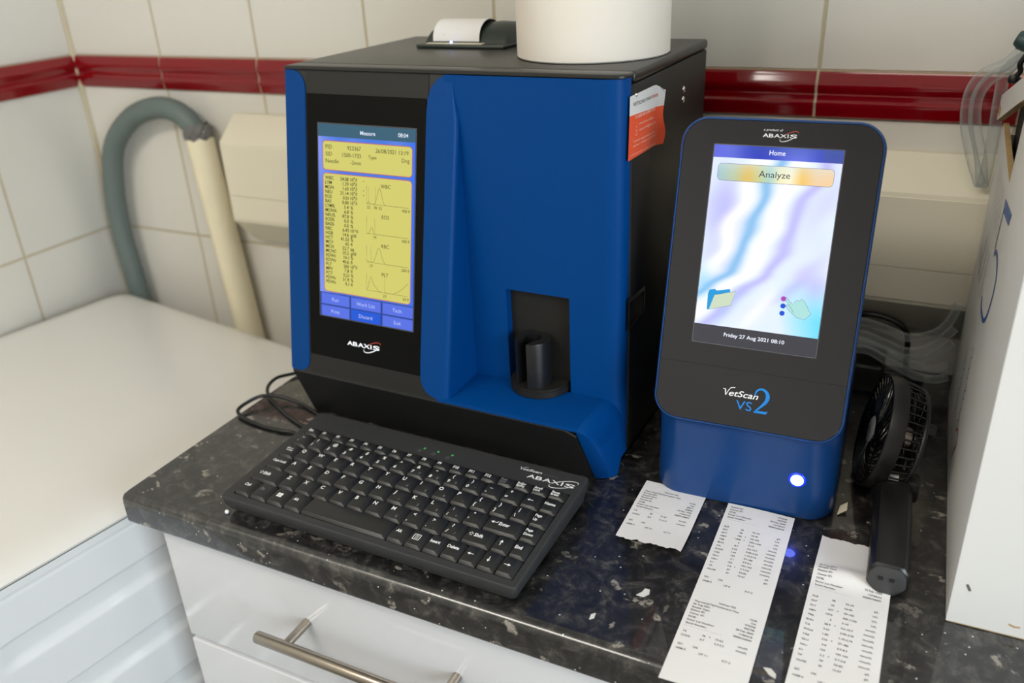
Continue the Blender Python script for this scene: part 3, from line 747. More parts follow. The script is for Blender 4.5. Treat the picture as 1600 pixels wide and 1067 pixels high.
# side details
FX = frame((0.3600, 0, 0), (0, 1, 0), (0, 0, 1))
k = M()
o_ = [(0.0065, 0.1415), (0.0545, 0.1435), (0.0545, 0.1700), (0.0065, 0.1735)]
i_ = [(0.0100, 0.1448), (0.0515, 0.1465), (0.0515, 0.1672), (0.0100, 0.1700)]
for a in range(4):
    b = (a+1) % 4; k.face([(*o_[a], 0.0), (*o_[b], 0.0), (*i_[b], 0.0016), (*i_[a], 0.0016)], fan_black, FX); k.face([(*i_[a], 0.0016), (*i_[b], 0.0016), (i_[b][0]*0.98+0.0006, i_[b][1], 0.0004), (i_[a][0]*0.98+0.0006, i_[a][1], 0.0004)], fan_black, FX)
k.poly(i_, black_gloss, FX, 0.0005)
k.line(o_, 0.0006, steel, FX, 0.0003, closed=True); k.build('side_latch', hm, smooth=20)
for y, z, rr_ in ((0.1575, 0.3378, 0.0032), (0.1570, 0.3282, 0.0032), (0.0203, 0.3560, 0.0016)):
    k = M(); k.lathe([(0, 0.0018), (rr_*0.5, 0.0016), (rr_*0.9, 0.0008), (rr_, 0.0)], chrome, FX @ Matrix.Translation((y, z, 0)), 20); k.build('screw', hm, smooth=60)
# sticker on the side, curling at its right edge
k = M()
st_or = mat('orange_red_sticker', (226, 78, 40), 0.45, var=0.02); st_wh = mat('white_sticker', (214, 212, 210), 0.45, var=0.02); st_tx = mat('pale_sticker_print', (244, 190, 170), 0.5)
LB, RB = [(0.0026, 0.3034), (0.0047, 0.3409), (0.0052, 0.3569)], [(0.0845, 0.3013), (0.0900, 0.3350), (0.0880, 0.3560)]
def stk(u, v):
    t = v/0.70 if v < 0.70 else 1+(v-0.70)/0.30
    i = 0 if t <= 1 else 1; f = t-i
    a = Vector(LB[i]).lerp(Vector(LB[i+1]), f); b = Vector(RB[i]).lerp(Vector(RB[i+1]), f)
    if v > 0.85 and u > 0.72: b = b - Vector((0, 0.0085*((v-0.85)/0.15)**2*((u-0.72)/0.28)**2))
    b.x += 0.0025*math.sin(v*9)
    p = a.lerp(b, u); lift = 0.0
    if u > 0.84: lift = 0.0045*((u-0.84)/0.16)**1.6*(0.8+0.3*math.sin(v*6+0.5))
    return (0.3603+lift, p.x-lift*0.25, p.y)
def stk_band(v0, v1, m):
    k.grid(lambda u, v: stk(u, v0+(v1-v0)*v), 24, 12, m)
stk_band(0, 0.70, st_or); stk_band(0.70, 1.0, st_wh)
def sline(a, b, h, t, m, **kw):
    a = Vector(a); b = Vector(b); d = b-a; Fm = frame((0.3606, a.x, a.y), (0, d.x, d.y), (0, -d.y, d.x)); k.text(t, Fm, 0, 0, h, m, w=d.length, z=0.0002, **kw)
sline((0.0125, 0.3477), (0.0420, 0.3462), 0.0030, 'VETSCAN', print_dark); sline((0.0450, 0.3464), (0.0590, 0.3457), 0.0028, 'SMART', print_dark); sline((0.0605, 0.3462), (0.0770, 0.3452), 0.0036, 'zoetis', red_print)
sline((0.0170, 0.3363), (0.0700, 0.3343), 0.0026, 'TO ORDER REPLACEMENT TESTS', st_tx, bold=0.02)
sline((0.0277, 0.3295), (0.0655, 0.3276), 0.0022, 'www.zoetis.co.uk/shop', st_tx); sline((0.0277, 0.3242), (0.0715, 0.3222), 0.0022, 'vetscan-orders@zoetis.com', st_tx)
sline((0.0139, 0.3168), (0.0711, 0.3139), 0.0020, 'Technical support and customer', st_tx); sline((0.0129, 0.3130), (0.0713, 0.3109), 0.0020, 'service: contact us online', st_tx); sline((0.0060, 0.3068), (0.0720, 0.3032), 0.0014, 'information correct at time of printing', st_tx)
k.line(rr(0.0190, 0.3222, 0.0228, 0.3262, 0.0006), 0.0005, st_tx, frame((0.3606, 0, 0), (0, 1, 0), (0, 0, 1)), 0.0002, closed=True); k.line([(0.0205, 0.3285), (0.0225, 0.3315), (0.0215, 0.3325)], 0.0006, st_tx, frame((0.3606, 0, 0), (0, 1, 0), (0, 0, 1)), 0.0002)
k.build('sticker', hm, smooth=50)['label'] = 'orange and white sticker with a curling edge'
# panel printer let into the top
ZP = 0.3756
pr = bpy.data.objects.new('printer', None); COL.objects.link(pr); pr.parent = hm; pr.location = (0.0, 0, ZP); pr.empty_display_size = 0.02; pr['label'] = 'small dark green panel printer with paper in it'
k = M(); k.box(0.068, 0.1330, 0.0, 0.176, 0.232, 0.0036, green_dark, 0.0014)
k.box(0.0785, 0.1375, 0.0036, 0.1480, 0.1445, 0.0046, mat('cream_printer_strip', (205, 196, 174), 0.5), 0.0004)
k.build('printer_base', pr)
k = M()
def hump(x, s):
    pts_ = []
    for i in range(15):
        t = i/14; pts_.append((x, 0.150+0.078*t, 0.0036+s*0.0185*max(0.0, math.sin(PI*(t**0.75)))**0.8))
    return pts_
k.loft([hump(0.070, 0.02), hump(0.072, 0.75), hump(0.078, 0.95), hump(0.1365, 0.98), hump(0.150, 1.05), hump(0.166, 1.0), hump(0.171, 0.7), hump(0.173, 0.02)], green_dark, closed=False, cap0=False, cap1=False)
k.build('printer_cover', pr, smooth=50)
k = M()
def pap(u, v):
    a = PI*1.02*v
    y = 0.1495+0.023*(1-math.cos(a)) + 0.004*v; z = 0.0040+0.0205*max(0.0, math.sin(min(a, PI*0.98)))**0.85 + 0.0
    return (0.0805+0.0575*u, y, z+0.0012)
k.grid(pap, 6, 28, paper); k.line([(0.094, 0), (0.0945, 0)], 0.001, ink, Matrix.Translation((0, 0.150, 0.012)) @ XZ, 0); k.build('paper_strip', pr, smooth=60)
k = M(); k.lathe([(0, 0.0020), (0.0011, 0.0016), (0.0016, 0.0)], emit('blue_white_led', (150, 170, 255), 6.0), Matrix.Translation((0.1085, 0.141, 0.0046)), 14); k.build('indicator_light', pr, smooth=60)

# paper roll standing on the analyser
k = M(); c = Matrix.Translation((0.0787, 0.2487, 0)) @ Matrix.Rotation(HA, 4, 'Z') @ Vector((0.282, 0.116, 0.3758))
ro_ = thing('paper_roll', 'big white paper roll standing on the analyser', 'paper roll', c)
k = M(); k.lathe([(0.020, 0.0), (0.0715, 0.0), (0.0728, 0.0012), (0.0733, 0.20), (0.0722, 0.2215), (0.020, 0.2215), (0.020, 0.0)], roll_paper, None, 96); k.build('rolled_paper', ro_, smooth=40)
k = M(); k.lathe([(0.0195, 0.0005), (0.0195, 0.221), (0.0182, 0.221), (0.0182, 0.0005), (0.0195, 0.0005)], card_brown, None, 40); k.build('cardboard_core', ro_, smooth=40)

# ------------------------------------------------------------------ chemistry analyser (portrait screen)
VA = 0.0293; VT = 0.29
vsn = thing('chemistry_analyser', 'upright blue chemistry analyser with black face, portrait touch screen and glowing round button', 'analyser', (0.480, 0.1973, 0), VA)
VZ = 0.0881; VW = 0.1605; VH = 0.2617
VF = frame((0, 0, VZ), (1, 0, 0), (0, math.sin(VT), math.cos(VT)))
# plinth body: lofted rounded sections
k = M()
def sec(z, y0, ins, rad=0.024, y1=0.175): return [(x, y, z) for x, y in rr(0.0006+ins, y0, 0.1608-ins, y1, rad, 8)]
S_ = [(0.0, 0.0145, 0.0030), (0.0012, 0.0125, 0.0010), (0.004, 0.0117, 0.0), (0.030, 0.0112, 0.0002), (0.055, 0.0102, 0.0006), (0.068, 0.0090, 0.0008), (0.077, 0.0074, 0.0010), (0.084, 0.0060, 0.0012), (0.0905, 0.0062, 0.0014), (0.096, 0.0080, 0.0016), (0.108, 0.0130, 0.0026), (0.125, 0.022, 0.006)]
k.loft([sec(*s_) for s_ in S_], blue_body)
side = [(0.012, 0.110), (0.0770, 0.330), (0.092, 0.332), (0.115, 0.315), (0.165, 0.180), (0.175, 0.110)]
k.loft([[(x, y+d, z-d) for y, z in side] for x, d in ((0.010, 0.003), (0.013, 0.0), (0.148, 0.0), (0.151, 0.003))], blue_body)
k.build('casing', vsn, smooth=40)
# face plate: blue rim carrying the black face
def face_out(ins): 
    o = rr(0.0+ins, 0.0+ins, VW-ins, VH-ins, (0.0215-ins, 0.0215-ins, 0.0225-ins, 0.0225-ins), 10)
    return [(x+(0.0010*(y/VH) if x > VW/2 else 0.0), y) for x, y in o]
k = M()
def at(z, L): return [VF @ Vector((x, y, z)) for x, y in L]
k.loft([at(-0.0120, face_out(0.003)), at(-0.0105, face_out(0.0008)), at(-0.0025, face_out(0.0)), at(-0.0008, face_out(0.0004)), at(0.0, face_out(0.0012)), at(0.0, face_out(0.0021)), at(-0.0008, face_out(0.0023))], blue_body, cap1=False)
rim = k.build('face_rim', vsn, smooth=40)
k = M()
k.loft([at(-0.0009, face_out(0.0023)), at(-0.0004, face_out(0.0024)), at(-0.0001, face_out(0.0030))], black_glass, cap0=False)
seam = [(0.0032, 0.0528), (VW-0.0032, 0.0520)]
k.line(seam, 0.0005, dark_hole, VF, 0.0001)
maker_logo(k, VF, 0.0668, 0.2467, 0.0268, white_print, red_print, 0.0002)
k.text('a product of', VF, 0.0672, 0.2517, 0.0018, white_print, w=0.0150, z=0.0002)
vlight = blue_print
script_word(k, VF, 0.0602, 0.0292, 0.0298, 0.0052, white_print, 0.0002)
k.text('VS', VF, 0.0722, 0.0184, 0.0078, vlight, w=0.0134, z=0.0002)
def two(x, y, w_, h):
    pts_ = [(0.05, 0.70), (0.12, 0.88), (0.32, 1.0), (0.58, 0.99), (0.80, 0.86), (0.85, 0.68), (0.76, 0.50), (0.52, 0.30), (0.16, 0.05)]
    wd = [0.035, 0.07, 0.08, 0.10, 0.14, 0.16, 0.13, 0.09, 0.05]
    sp = smooth_path([(a*w_+x, b*h+y, c_*h) for (a, b), c_ in zip(pts_, wd)], 5)
    for p, q in zip(sp[:-1], sp[1:]):
        d = Vector((q.x-p.x, q.y-p.y)); nn = Vector((-d.y, d.x)).normalized()
        k.poly([(p.x-nn.x*p.z/2, p.y-nn.y*p.z/2), (q.x-nn.x*q.z/2, q.y-nn.y*q.z/2), (q.x+nn.x*q.z/2, q.y+nn.y*q.z/2), (p.x+nn.x*p.z/2, p.y+nn.y*p.z/2)], vlight, VF, 0.0002)
    k.poly([(x+0.08*w_, y), (x+0.86*w_, y), (x+0.98*w_, y+0.14*h), (x+0.86*w_, y+0.10*h), (x+0.18*w_, y+0.10*h)], vlight, VF, 0.0002)
two(0.0862, 0.0178, 0.0135, 0.0208)
k.build('face_panel', vsn, smooth=0)['label'] = 'glossy black face with white and blue lettering'
# screen with its picture
UX0, UX1, UY0, UY1 = 0.0290, 0.1308, 0.0722, 0.2390
k = M()
def swirl(u, v):
    W3 = Vector
    def wav(t, c_, s_): return math.exp(-((t-c_)/s_)**2)
    def path(P, v):
        for (v0, u0), (v1, u1) in zip(P[:-1], P[1:]):
            if v <= v1: 
                t = max(0, (v-v0)/(v1-v0)); t = t*t*(3-2*t)*0.5+t*0.5; return u0+(u1-u0)*t
        return P[-1][1]
    wb = 0.018*math.sin(17*v+6*u)+0.012*math.sin(31*v-9*u)
    ub = path([(0.0, -0.25), (0.12, -0.10), (0.23, 0.085), (0.34, 0.23), (0.475, 0.335), (0.64, 0.37), (0.83, 0.465), (1.0, 0.53)], v)+wb
    ul = path([(0.0, 0.08), (0.12, 0.20), (0.23, 0.37), (0.34, 0.54), (0.48, 0.655), (0.64, 0.675), (0.77, 0.76), (1.0, 0.90)], v)+wb
    col = W3((226, 238, 255))
    col = col.lerp(W3((184, 182, 246)), 0.85*wav(u, 0.13+wb, 0.14)*wav(v, 0.70, 0.20))
    col = col.lerp(W3((200, 204, 252)), 0.6*wav(u, 0.12, 0.14)*wav(v, 0.42, 0.12))
    col = col.lerp(W3((255, 255, 255)), 0.95*wav(u-ub, -0.15, 0.075))
    col = col.lerp(W3((255, 255, 255)), 0.97*wav(u-ub, 0.15, 0.085))
    col = col.lerp(W3((186, 182, 248)), 0.85*wav(u-ul, 0.0, 0.055))
    col = col.lerp(W3((202, 202, 252)), 0.5*wav(u-ul, 0.16, 0.10)*wav(v, 0.78, 0.2))
    col = col.lerp(W3((196, 190, 248)), 0.75*wav(u-ul, 0.30, 0.08)*wav(v, 0.30, 0.16))
    col = col.lerp(W3((128, 186, 234)), 0.88*wav(u-ub, 0, 0.046))
    col = col.lerp(W3((176, 190, 252)), 0.75*wav(u-(0.22+0.9*(v-0.08)), 0.0, 0.06)*wav(v, 0.12, 0.13))
    col = col.lerp(W3((250, 252, 255)), 0.85*wav(u-(0.48+0.9*(v-0.10)), 0.0, 0.07)*wav(v, 0.12, 0.16))
    col = col.lerp(W3((120, 200, 246)), 0.5*wav(u, 0.02, 0.09)*wav(v, 0.26, 0.09))
    col = col.lerp(W3((96, 218, 252)), 0.9*max(0, min(1, (u-0.66+0.4*(v-0.1))*3.2))*max(0, min(1, (0.34-v)*4.0)))
    col = col.lerp(W3((186, 182, 248)), 0.6*wav(u, 0.93, 0.10)*wav(v, 0.30, 0.08))
    return col
YB = 0.0880; YT = 0.2288
k.grid(lambda u, v: VF @ Vector((UX0+(UX1-UX0)*u, YB+(YT-YB)*v, 0.0003)), 56, 80, emit_attr('home_screen_picture', 1.05), col=lambda u, v: tuple(lin(swirl(u, v))))
def hb(u, v):
    c_ = Vector((44, 62, 190)).lerp(Vector((104, 116, 226)), 0.5+0.5*math.sin(11*u+0.6)); c_ = c_.lerp(Vector((58, 84, 158)), 0.45*v if u > 0.3 else 0.1)
    if u < 0.12: c_ = c_.lerp(Vector((96, 104, 226)), 0.6)
    if u > 0.85: c_ = c_.lerp(Vector((78, 96, 150)), 0.5)
    return tuple(lin(c_))
pic = bpy.data.materials['home_screen_picture']
k.grid(lambda u, v: VF @ Vector((UX0+(UX1-UX0)*u, YT+(UY1-YT)*v, 0.0003)), 24, 4, pic, col=hb)
k.grid(lambda u, v: VF @ Vector((UX0+(UX1-UX0)*u, UY0+(YB-UY0)*v, 0.0003)), 2, 2, emit('screen_date_bar', (58, 58, 68), 0.9, (20, 20, 22)))
ring_ = rr(UX0-0.0004, UY0-0.0004, UX1+0.0004, UY1+0.0004, 0.0004, 2); k.line(ring_, 0.0006, mat('screen_edge_grey', (96, 98, 104), 0.3), VF, 0.0002, closed=True)
wt_ = emit('home_text_white', (238, 240, 255), 1.1); dk = emit('home_text_dark', (44, 48, 84), 0.8)
k.text('Home', VF, 0.0802, 0.2326, 0.0038, wt_, al='c', w=0.0126, z=0.0006, bold=0.008)
k.text('Friday 27 Aug 2021 08:10', VF, 0.0800, 0.0797, 0.0030, wt_, al='c', w=0.0500, z=0.0006, bold=0.015)
# button with a warm to cool gradient
BX0, BX1, BY0, BY1 = 0.0340, 0.1258, 0.2102, 0.2240
def bcol(u):
    st = [(0.0, (158, 196, 206)), (0.14, (186, 200, 170)), (0.27, (226, 190, 96)), (0.36, (206, 204, 140)), (0.46, (172, 210, 200)), (0.55, (240, 236, 190)), (0.64, (250, 244, 214)), (0.74, (244, 198, 104)), (0.86, (240, 208, 168)), (1.0, (244, 206, 156))]
    for (a, c0), (b, c1) in zip(st[:-1], st[1:]):
        if u <= b: return Vector(c0).lerp(Vector(c1), (u-a)/(b-a))
    return Vector(st[-1][1])
nb = 60; rb = 0.0032
def bh(u):
    x = u*(BX1-BX0); d = min(x, BX1-BX0-x)
    return 0.0 if d >= rb else rb-math.sqrt(max(0, rb*rb-(rb-d)**2))
k.grid(lambda u, v: VF @ Vector((BX0+(BX1-BX0)*u, BY0+bh(u)+(BY1-BY0-2*bh(u))*v, 0.0005)), nb, 4, pic, col=lambda u, v: tuple(lin(bcol(u).lerp(Vector((214, 232, 240)), 0.45*v*v))))
k.line(rr(BX0, BY0, BX1, BY1, rb, 5), 0.0003, emit('button_outline', (110, 112, 150), 0.8), VF, 0.0006, closed=True)
k.text('Analyze', VF, 0.0800, 0.2146, 0.0050, dk, al='c', w=0.0250, z=0.0007)
mm = lambda L: [(a/1000, b/1000) for a, b in L]
k.poly(mm([(38.1, 100.8), (37.6, 114.3), (38.5, 117.9), (43.2, 119.1), (44.7, 117.9), (55.5, 120.4), (56.2, 117.9), (43.4, 114.0), (39.8, 101.1)]), emit('folder_blue', (20, 156, 222), 1.0), VF, 0.0005)
ff = mm([(39.8, 101.1), (43.2, 114.0), (60.7, 119.0), (57.7, 106.6)]); k.poly(ff, emit('folder_paper', (206, 222, 196), 1.0), VF, 0.0006); k.line(ff, 0.00025, emit('icon_line', (70, 120, 140), 0.8), VF, 0.0007, closed=True)
hnd = mm([(98.8, 118.9), (101.9, 119.0), (107.6, 113.7), (108.9, 115.9), (110.6, 117.7), (112.6, 117.0), (113.9, 118.9), (116.0, 117.8), (119.4, 112.9), (120.7, 110.1), (122.9, 108.0), (118.3, 102.2), (111.5, 103.5), (105.9, 107.8), (102.2, 111.7), (102.3, 112.7), (104.9, 113.1), (101.2, 117.0)])
for i, (x, y) in enumerate(mm([(99.8, 117.5), (100.1, 111.5), (100.1, 105.4)])):
    k.poly([(x+0.0021*math.cos(2*PI*j/20), y+0.0021*math.sin(2*PI*j/20)) for j in range(20)], emit('dot_magenta', (180, 64, 190), 1.0) if i == 0 else (bpy.data.materials.get('dot_blue') or emit('dot_blue', (10, 76, 216), 1.0)), VF, 0.0005 if i else 0.00065)
k.poly(hnd, emit('hand_icon', (176, 228, 224), 1.0), VF, 0.0006); k.line(hnd, 0.00025, emit('hand_line', (88, 96, 170), 0.8), VF, 0.0007, closed=True)
k.line(mm([(102.3, 112.7), (105.3, 112.4), (109.2, 106.9)]), 0.00025, bpy.data.materials['hand_line'], VF, 0.0007)
k.build('screen', vsn, smooth=0)['label'] = 'bright blue white home screen'
# round power button
k = M(); BFm = frame((0.1288, 0.0104, 0.0425), (1, 0, 0), (0, 0.03, 1)) @ Matrix.Translation((0, 0, 0.0003))
k.lathe([(0, 0.0012), (0.0050, 0.0010), (0.0055, 0.0007)], emit('button_white_glow', (104, 122, 255), 16.0), BFm, 32)
k.lathe([(0.0055, 0.0007), (0.0069, 0.0004), (0.0074, -0.0008)], emit('button_blue_ring', (14, 44, 255), 2.4), BFm, 32)
k.build('power_button', vsn, smooth=60)['label'] = 'glowing blue white round button'

# ------------------------------------------------------------------ keyboard
KA = -0.0164
kb = thing('keyboard', 'compact black keyboard on the worktop in front of the blood analyser', 'keyboard', (0.1182, 0.0177, 0), KA)
KW, KD, KZ0, KZ1 = 0.312, 0.1535, 0.0200, 0.0281
tilt = math.atan2(KZ1-KZ0, KD); KL = math.hypot(KD, KZ1-KZ0)
KF = frame((0, 0, KZ0), (1, 0, 0), (0, math.cos(tilt), math.sin(tilt)))
k = M()
wx0, wx1, wy0, wy1 = 0.0100, 0.3052, 0.0082, 0.1238
out = rr(0, 0, KW, KL, 0.004, 4)
def kp(x, y, z): return KF @ Vector((x, y, z))
bot = lambda ins, zz: [(x, y*math.cos(tilt), zz) for x, y in rr(ins, ins+0.001, KW-ins, KL-ins, 0.004, 4)]
k.loft([bot(0.006, 0.0035), bot(0.004, 0.0040), [kp(x, y, -0.0090) for x, y in rr(0.001, 0.001, KW-0.001, KL-0.001, 0.004, 4)], [kp(x, y, -0.0016) for x, y in out], [kp(x, y, -0.0004) for x, y in rr(0.0004, 0.0004, KW-0.0004, KL-0.0004, 0.004, 4)], [kp(x, y, 0.0) for x, y in rr(0.0014, 0.0014, KW-0.0014, KL-0.0014, 0.003, 4)]], kbd_case, cap1=False)
o4 = rr(0.0014, 0.0014, KW-0.0014, KL-0.0014, 0.003, 4); inn = rr(wx0, wy0, wx1, wy1, 0.0008, 4)
for i in range(len(o4)):
    j = (i+1) % len(o4); k.face([kp(*o4[i], 0), kp(*o4[j], 0), kp(*inn[j], 0), kp(*inn[i], 0)], kbd_case)
    k.face([kp(*inn[i], 0), kp(*inn[j], 0), kp(*inn[j], -0.0045), kp(*inn[i], -0.0045)], dark_hole)
k.face([kp(x, y, -0.0045) for x, y in inn], dark_hole)
for x, y in ((0.02, 0.02), (KW-0.02, 0.02)): k.box(x-0.012, y-0.003, 0.0, x+0.012, y+0.004, 0.0045, rubber_black)
for x in (0.03, KW-0.03): k.box(x-0.012, KD-0.016, 0.0, x+0.012, KD-0.010, 0.009, rubber_black)
script_word(k, KF, 0.2452, 0.1412, 0.0235, 0.0032, white_print, 0.0002)
k.text('products by', KF, 0.2710, 0.1412, 0.0012, grey_print, w=0.0140, z=0.0002)
maker_logo(k, KF, 0.2572, 0.1322, 0.0475, white_print, white_print, 0.0002)
for i, x in enumerate((0.1400, 0.1560, 0.1722)):
    k.line(rr(x-0.0016, 0.1295, x+0.0016, 0.1320, 0.0003, 2), 0.0004, grey_print, KF, 0.0002, closed=True); k.line([(x-0.001, 0.1320), (x-0.001, 0.1334), (x+0.001, 0.1334), (x+0.001, 0.1320)], 0.0004, grey_print, KF, 0.0002)
    k.text(('1', 'A', '↓')[i], KF, x, 0.1300, 0.0013, grey_print, al='c', z=0.0002)
k.build('case', kb, smooth=40)
led_m = emit('green_led', (40, 150, 62), 0.55, (60, 120, 70))
for x in (0.1428, 0.1586, 0.1748):
    k = M(); k.lathe([(0, 0.0005), (0.0011, 0.0003), (0.0014, 0)], led_m, KF @ Matrix.Translation((x, 0.1366, 0)), 14); k.build('indicator_light', kb, smooth=60)
def key(x0, x1, y0, y1, legends, hgt=0.0042):
    g = 0.0005; a = (x0+g, y0+g, x1-g, y1-g); tx0, ty0, tx1, ty1 = x0+0.0016, y0+0.0022, x1-0.0042, y1-0.0012
    k = M(); T = hgt-0.0015
    L = [[kp(x, y, -0.004) for x, y in rr(*a, 0.0008, 2)], [kp(x, y, -0.0004) for x, y in rr(*a, 0.0008, 2)], [kp(x, y, T-0.0003) for x, y in rr(tx0, ty0, tx1, ty1, 0.0010, 2)], [kp(x, y, T) for x, y in rr(tx0+0.0005, ty0+0.0005, tx1-0.0005, ty1-0.0005, 0.0008, 2)]]
    k.loft(L, key_black, cap0=False)
    FK = KF @ Matrix.Translation((tx0, ty0, T)); W_, H_ = tx1-tx0, ty1-ty0
    for t, u, v, h, m, al in legends:
        if t.startswith('@') and len(t) > 1: icon(k, t, FK, u*W_, v*H_, h*1.1, m)
        else: k.text(t, FK, u*W_, v*H_-0.0004, h*1.45, m, al=al, z=0.0002, bold=0.03, sx=0.95 if len(t) == 1 else 0.84)
    o = k.build('key', kb, smooth=30)
    return o
def icon(k, t, F, x, y, h, m):
    z = 0.0002
    arr = {'@left': 0, '@up': -90, '@right': 180, '@down': 90, '@back': 0, '@enter': 0}
    if t in arr:
        R = F @ Matrix.Translation((x, y, 0)) @ Matrix.Rotation(math.radians(arr[t]), 4, 'Z')
        k.line([(-h*0.2, 0), (h, 0)], h*0.22, m, R, z); k.poly([(-h, 0), (-h*0.15, h*0.5), (-h*0.15, -h*0.5)], m, R, z)
        if t == '@enter': k.line([(h*0.93, 0), (h*0.93, h*0.55)], h*0.22, m, R, z)
    elif t == '@shift': k.line([(x, y+h), (x+h*0.9, y+h*0.1), (x+h*0.4, y+h*0.1), (x+h*0.4, y-h*0.7), (x-h*0.4, y-h*0.7), (x-h*0.4, y+h*0.1), (x-h*0.9, y+h*0.1)], h*0.22, m, F, z, closed=True)
    elif t == '@win':
        for a in (0, 1):
            for b in (0, 1): k.poly([(x+(a-1)*h*0.95+0.02*h, y+(b-1)*h*0.9+0.02*h), (x+a*h*0.95-0.06*h, y+(b-1)*h*0.9+0.02*h), (x+a*h*0.95-0.06*h, y+b*h*0.9-0.06*h), (x+(a-1)*h*0.95+0.02*h, y+b*h*0.9-0.06*h)], m, F, z)
    elif t == '@menu':
        k.line(rr(x-h, y-h, x+h, y+h, 0.0001, 1), h*0.22, m, F, z, closed=True)
        for q in (-0.5, 0, 0.5): k.line([(x-h*0.55, y+q*h), (x+h*0.55, y+q*h)], h*0.18, m, F, z)
    elif t == '@tab':
        for q, s in ((0.45, -1), (-0.45, 1)):
            k.line([(x-h, y+q*h), (x+h, y+q*h)], h*0.2, m, F, z); k.poly([(x+s*h, y+q*h), (x+s*h*0.35, y+q*h+h*0.38), (x+s*h*0.35, y+q*h-h*0.38)], m, F, z); k.line([(x+s*h*1.1, y+q*h-0.35*h), (x+s*h*1.1, y+q*h+0.35*h)], h*0.2, m, F, z)
wp, gp = white_print, grey_print
c1 = lambda t, h=0.0028, m=wp: [(t, 0.10, 0.60, h, m, 'l')]
c2 = lambda a, b, h=0.0026: [(a, 0.30, 0.62, h, wp, 'l'), (b, 0.14, 0.16, h, wp, 'l')]
two_l = lambda a, b, m=wp: [(a, 0.06, 0.60, 0.0020, m, 'l'), (b, 0.06, 0.28, 0.0020, m, 'l')]
X0, X1 = 0.0104, 0.3048
# function row
fx = (X1-X0)/17; F_ = ['Esc']+['F%d' % i for i in range(1, 13)]+[('Num', 'Lock'), ('PrtScr', 'SysRq'), ('Scroll', 'Lock'), ('Pause', 'Break')]
for i, t in enumerate(F_):
    lg = c1(t, 0.0023) if isinstance(t, str) else [(t[0], 0.05, 0.56, 0.0019, gp if i == 13 else wp, 'l'), (t[1], 0.05, 0.20, 0.0019, gp if i == 13 else wp, 'l')]
    if isinstance(t, str): lg = [(t, 0.14, 0.42, 0.0023, wp, 'l')]
    key(X0+fx*i, X0+fx*(i+1), 0.1112, 0.1234, lg, 0.0038)
small = lambda t: [(t, 0.72, 0.14, 0.0020, gp, 'l')]
def row(y0, y1, cells):
    x = X0
    for wd_, lg in cells: key(x, x+wd_, y0, y1, lg); x += wd_
P_ = 0.0200
nums = [('!', '1'), ('@', '2'), ('#', '3'), ('$', '4'), ('%', '5'), ('^', '6'), ('&', '7'), ('*', '8'), ('(', '9'), (')', '0'), ('_', '-'), ('+', '=')]
pad = {'7': '7', '8': '8', '9': '9', '0': '*', 'U': '4', 'I': '5', 'O': '6', 'P': '-', 'J': '1', 'K': '2', 'L': '3', ';': '+', 'M': '0', '.': '.', '/': '/'}
row(0.0912, 0.1110, [(0.0186, c2('~', '`', 0.0022))]+[(P_, c2(a, b)+(small(pad[b]) if b in pad else [])) for a, b in nums]+[(0.0190, [('@back', 0.45, 0.45, 0.0026, wp, 'l')]), (0.0168, [('Home', 0.08, 0.45, 0.0023, wp, 'l')])])
row(0.0712, 0.0910, [(0.0180, [('@tab', 0.42, 0.55, 0.0030, wp, 'l')])]+[(P_, c1(t)+(small(pad[t]) if t in pad else [])) for t in 'QWERTYUIOP']+[(P_, c2('{', '[')), (P_, c2('}', ']')), (0.0190, c2('|', '\\')), (0.0174, two_l('Page', 'Up'))])
row(0.0512, 0.0710, [(0.0222, [('Caps Lock', 0.06, 0.50, 0.0021, wp, 'l')])]+[(P_, c1(t)+(small(pad[t]) if t in pad else [])) for t in 'ASDFGHJKL']+[(P_, c2(':', ';')+small('+')), (P_, c2('"', "'")), (0.0356, [('@enter', 0.22, 0.55, 0.0030, wp, 'l'), ('Enter', 0.38, 0.45, 0.0026, wp, 'l')]), (0.0166, two_l('Page', 'Down'))])
row(0.0306, 0.0510, [(0.0328, [('@shift', 0.16, 0.52, 0.0020, wp, 'l'), ('Shift', 0.26, 0.44, 0.0026, wp, 'l')])]+[(P_, c1(t)+(small(pad[t]) if t in pad else [])) for t in 'ZXCVBNM']+[(P_, c2('<', ',')), (P_, c2('>', '.')+small('.')), (P_, c2('?', '/')+small('/')), (0.0282, [('@shift', 0.20, 0.52, 0.0020, wp, 'l'), ('Shift', 0.34, 0.44, 0.0026, wp, 'l')]), (0.0172, [('@up', 0.45, 0.5, 0.0030, wp, 'l')]), (0.0162, [('End', 0.10, 0.45, 0.0025, wp, 'l')])])
row(0.0086, 0.0304, [(0.0180, [('Ctrl', 0.15, 0.52, 0.0023, wp, 'l')]), (0.0200, [('Fn', 0.25, 0.50, 0.0026, gp, 'l')]), (0.0200, [('@win', 0.50, 0.52, 0.0028, wp, 'l')]), (0.0206, [('Alt', 0.22, 0.50, 0.0023, wp, 'l')]), (0.0930, []),
    (0.0182, [('Alt', 0.25, 0.5, 0.0023, wp, 'l')]), (0.0182, [('@menu', 0.5, 0.5, 0.0028, wp, 'l')]), (0.0174, [('Insert', 0.10, 0.5, 0.0023, wp, 'l')]), (0.0176, [('Delete', 0.06, 0.5, 0.0023, wp, 'l')]), (0.0172, [('@left', 0.5, 0.5, 0.0028, wp, 'l')]), (0.0172, [('@down', 0.5, 0.5, 0.0028, wp, 'l')]), (0.0170, [('@right', 0.5, 0.5, 0.0028, wp, 'l')])])
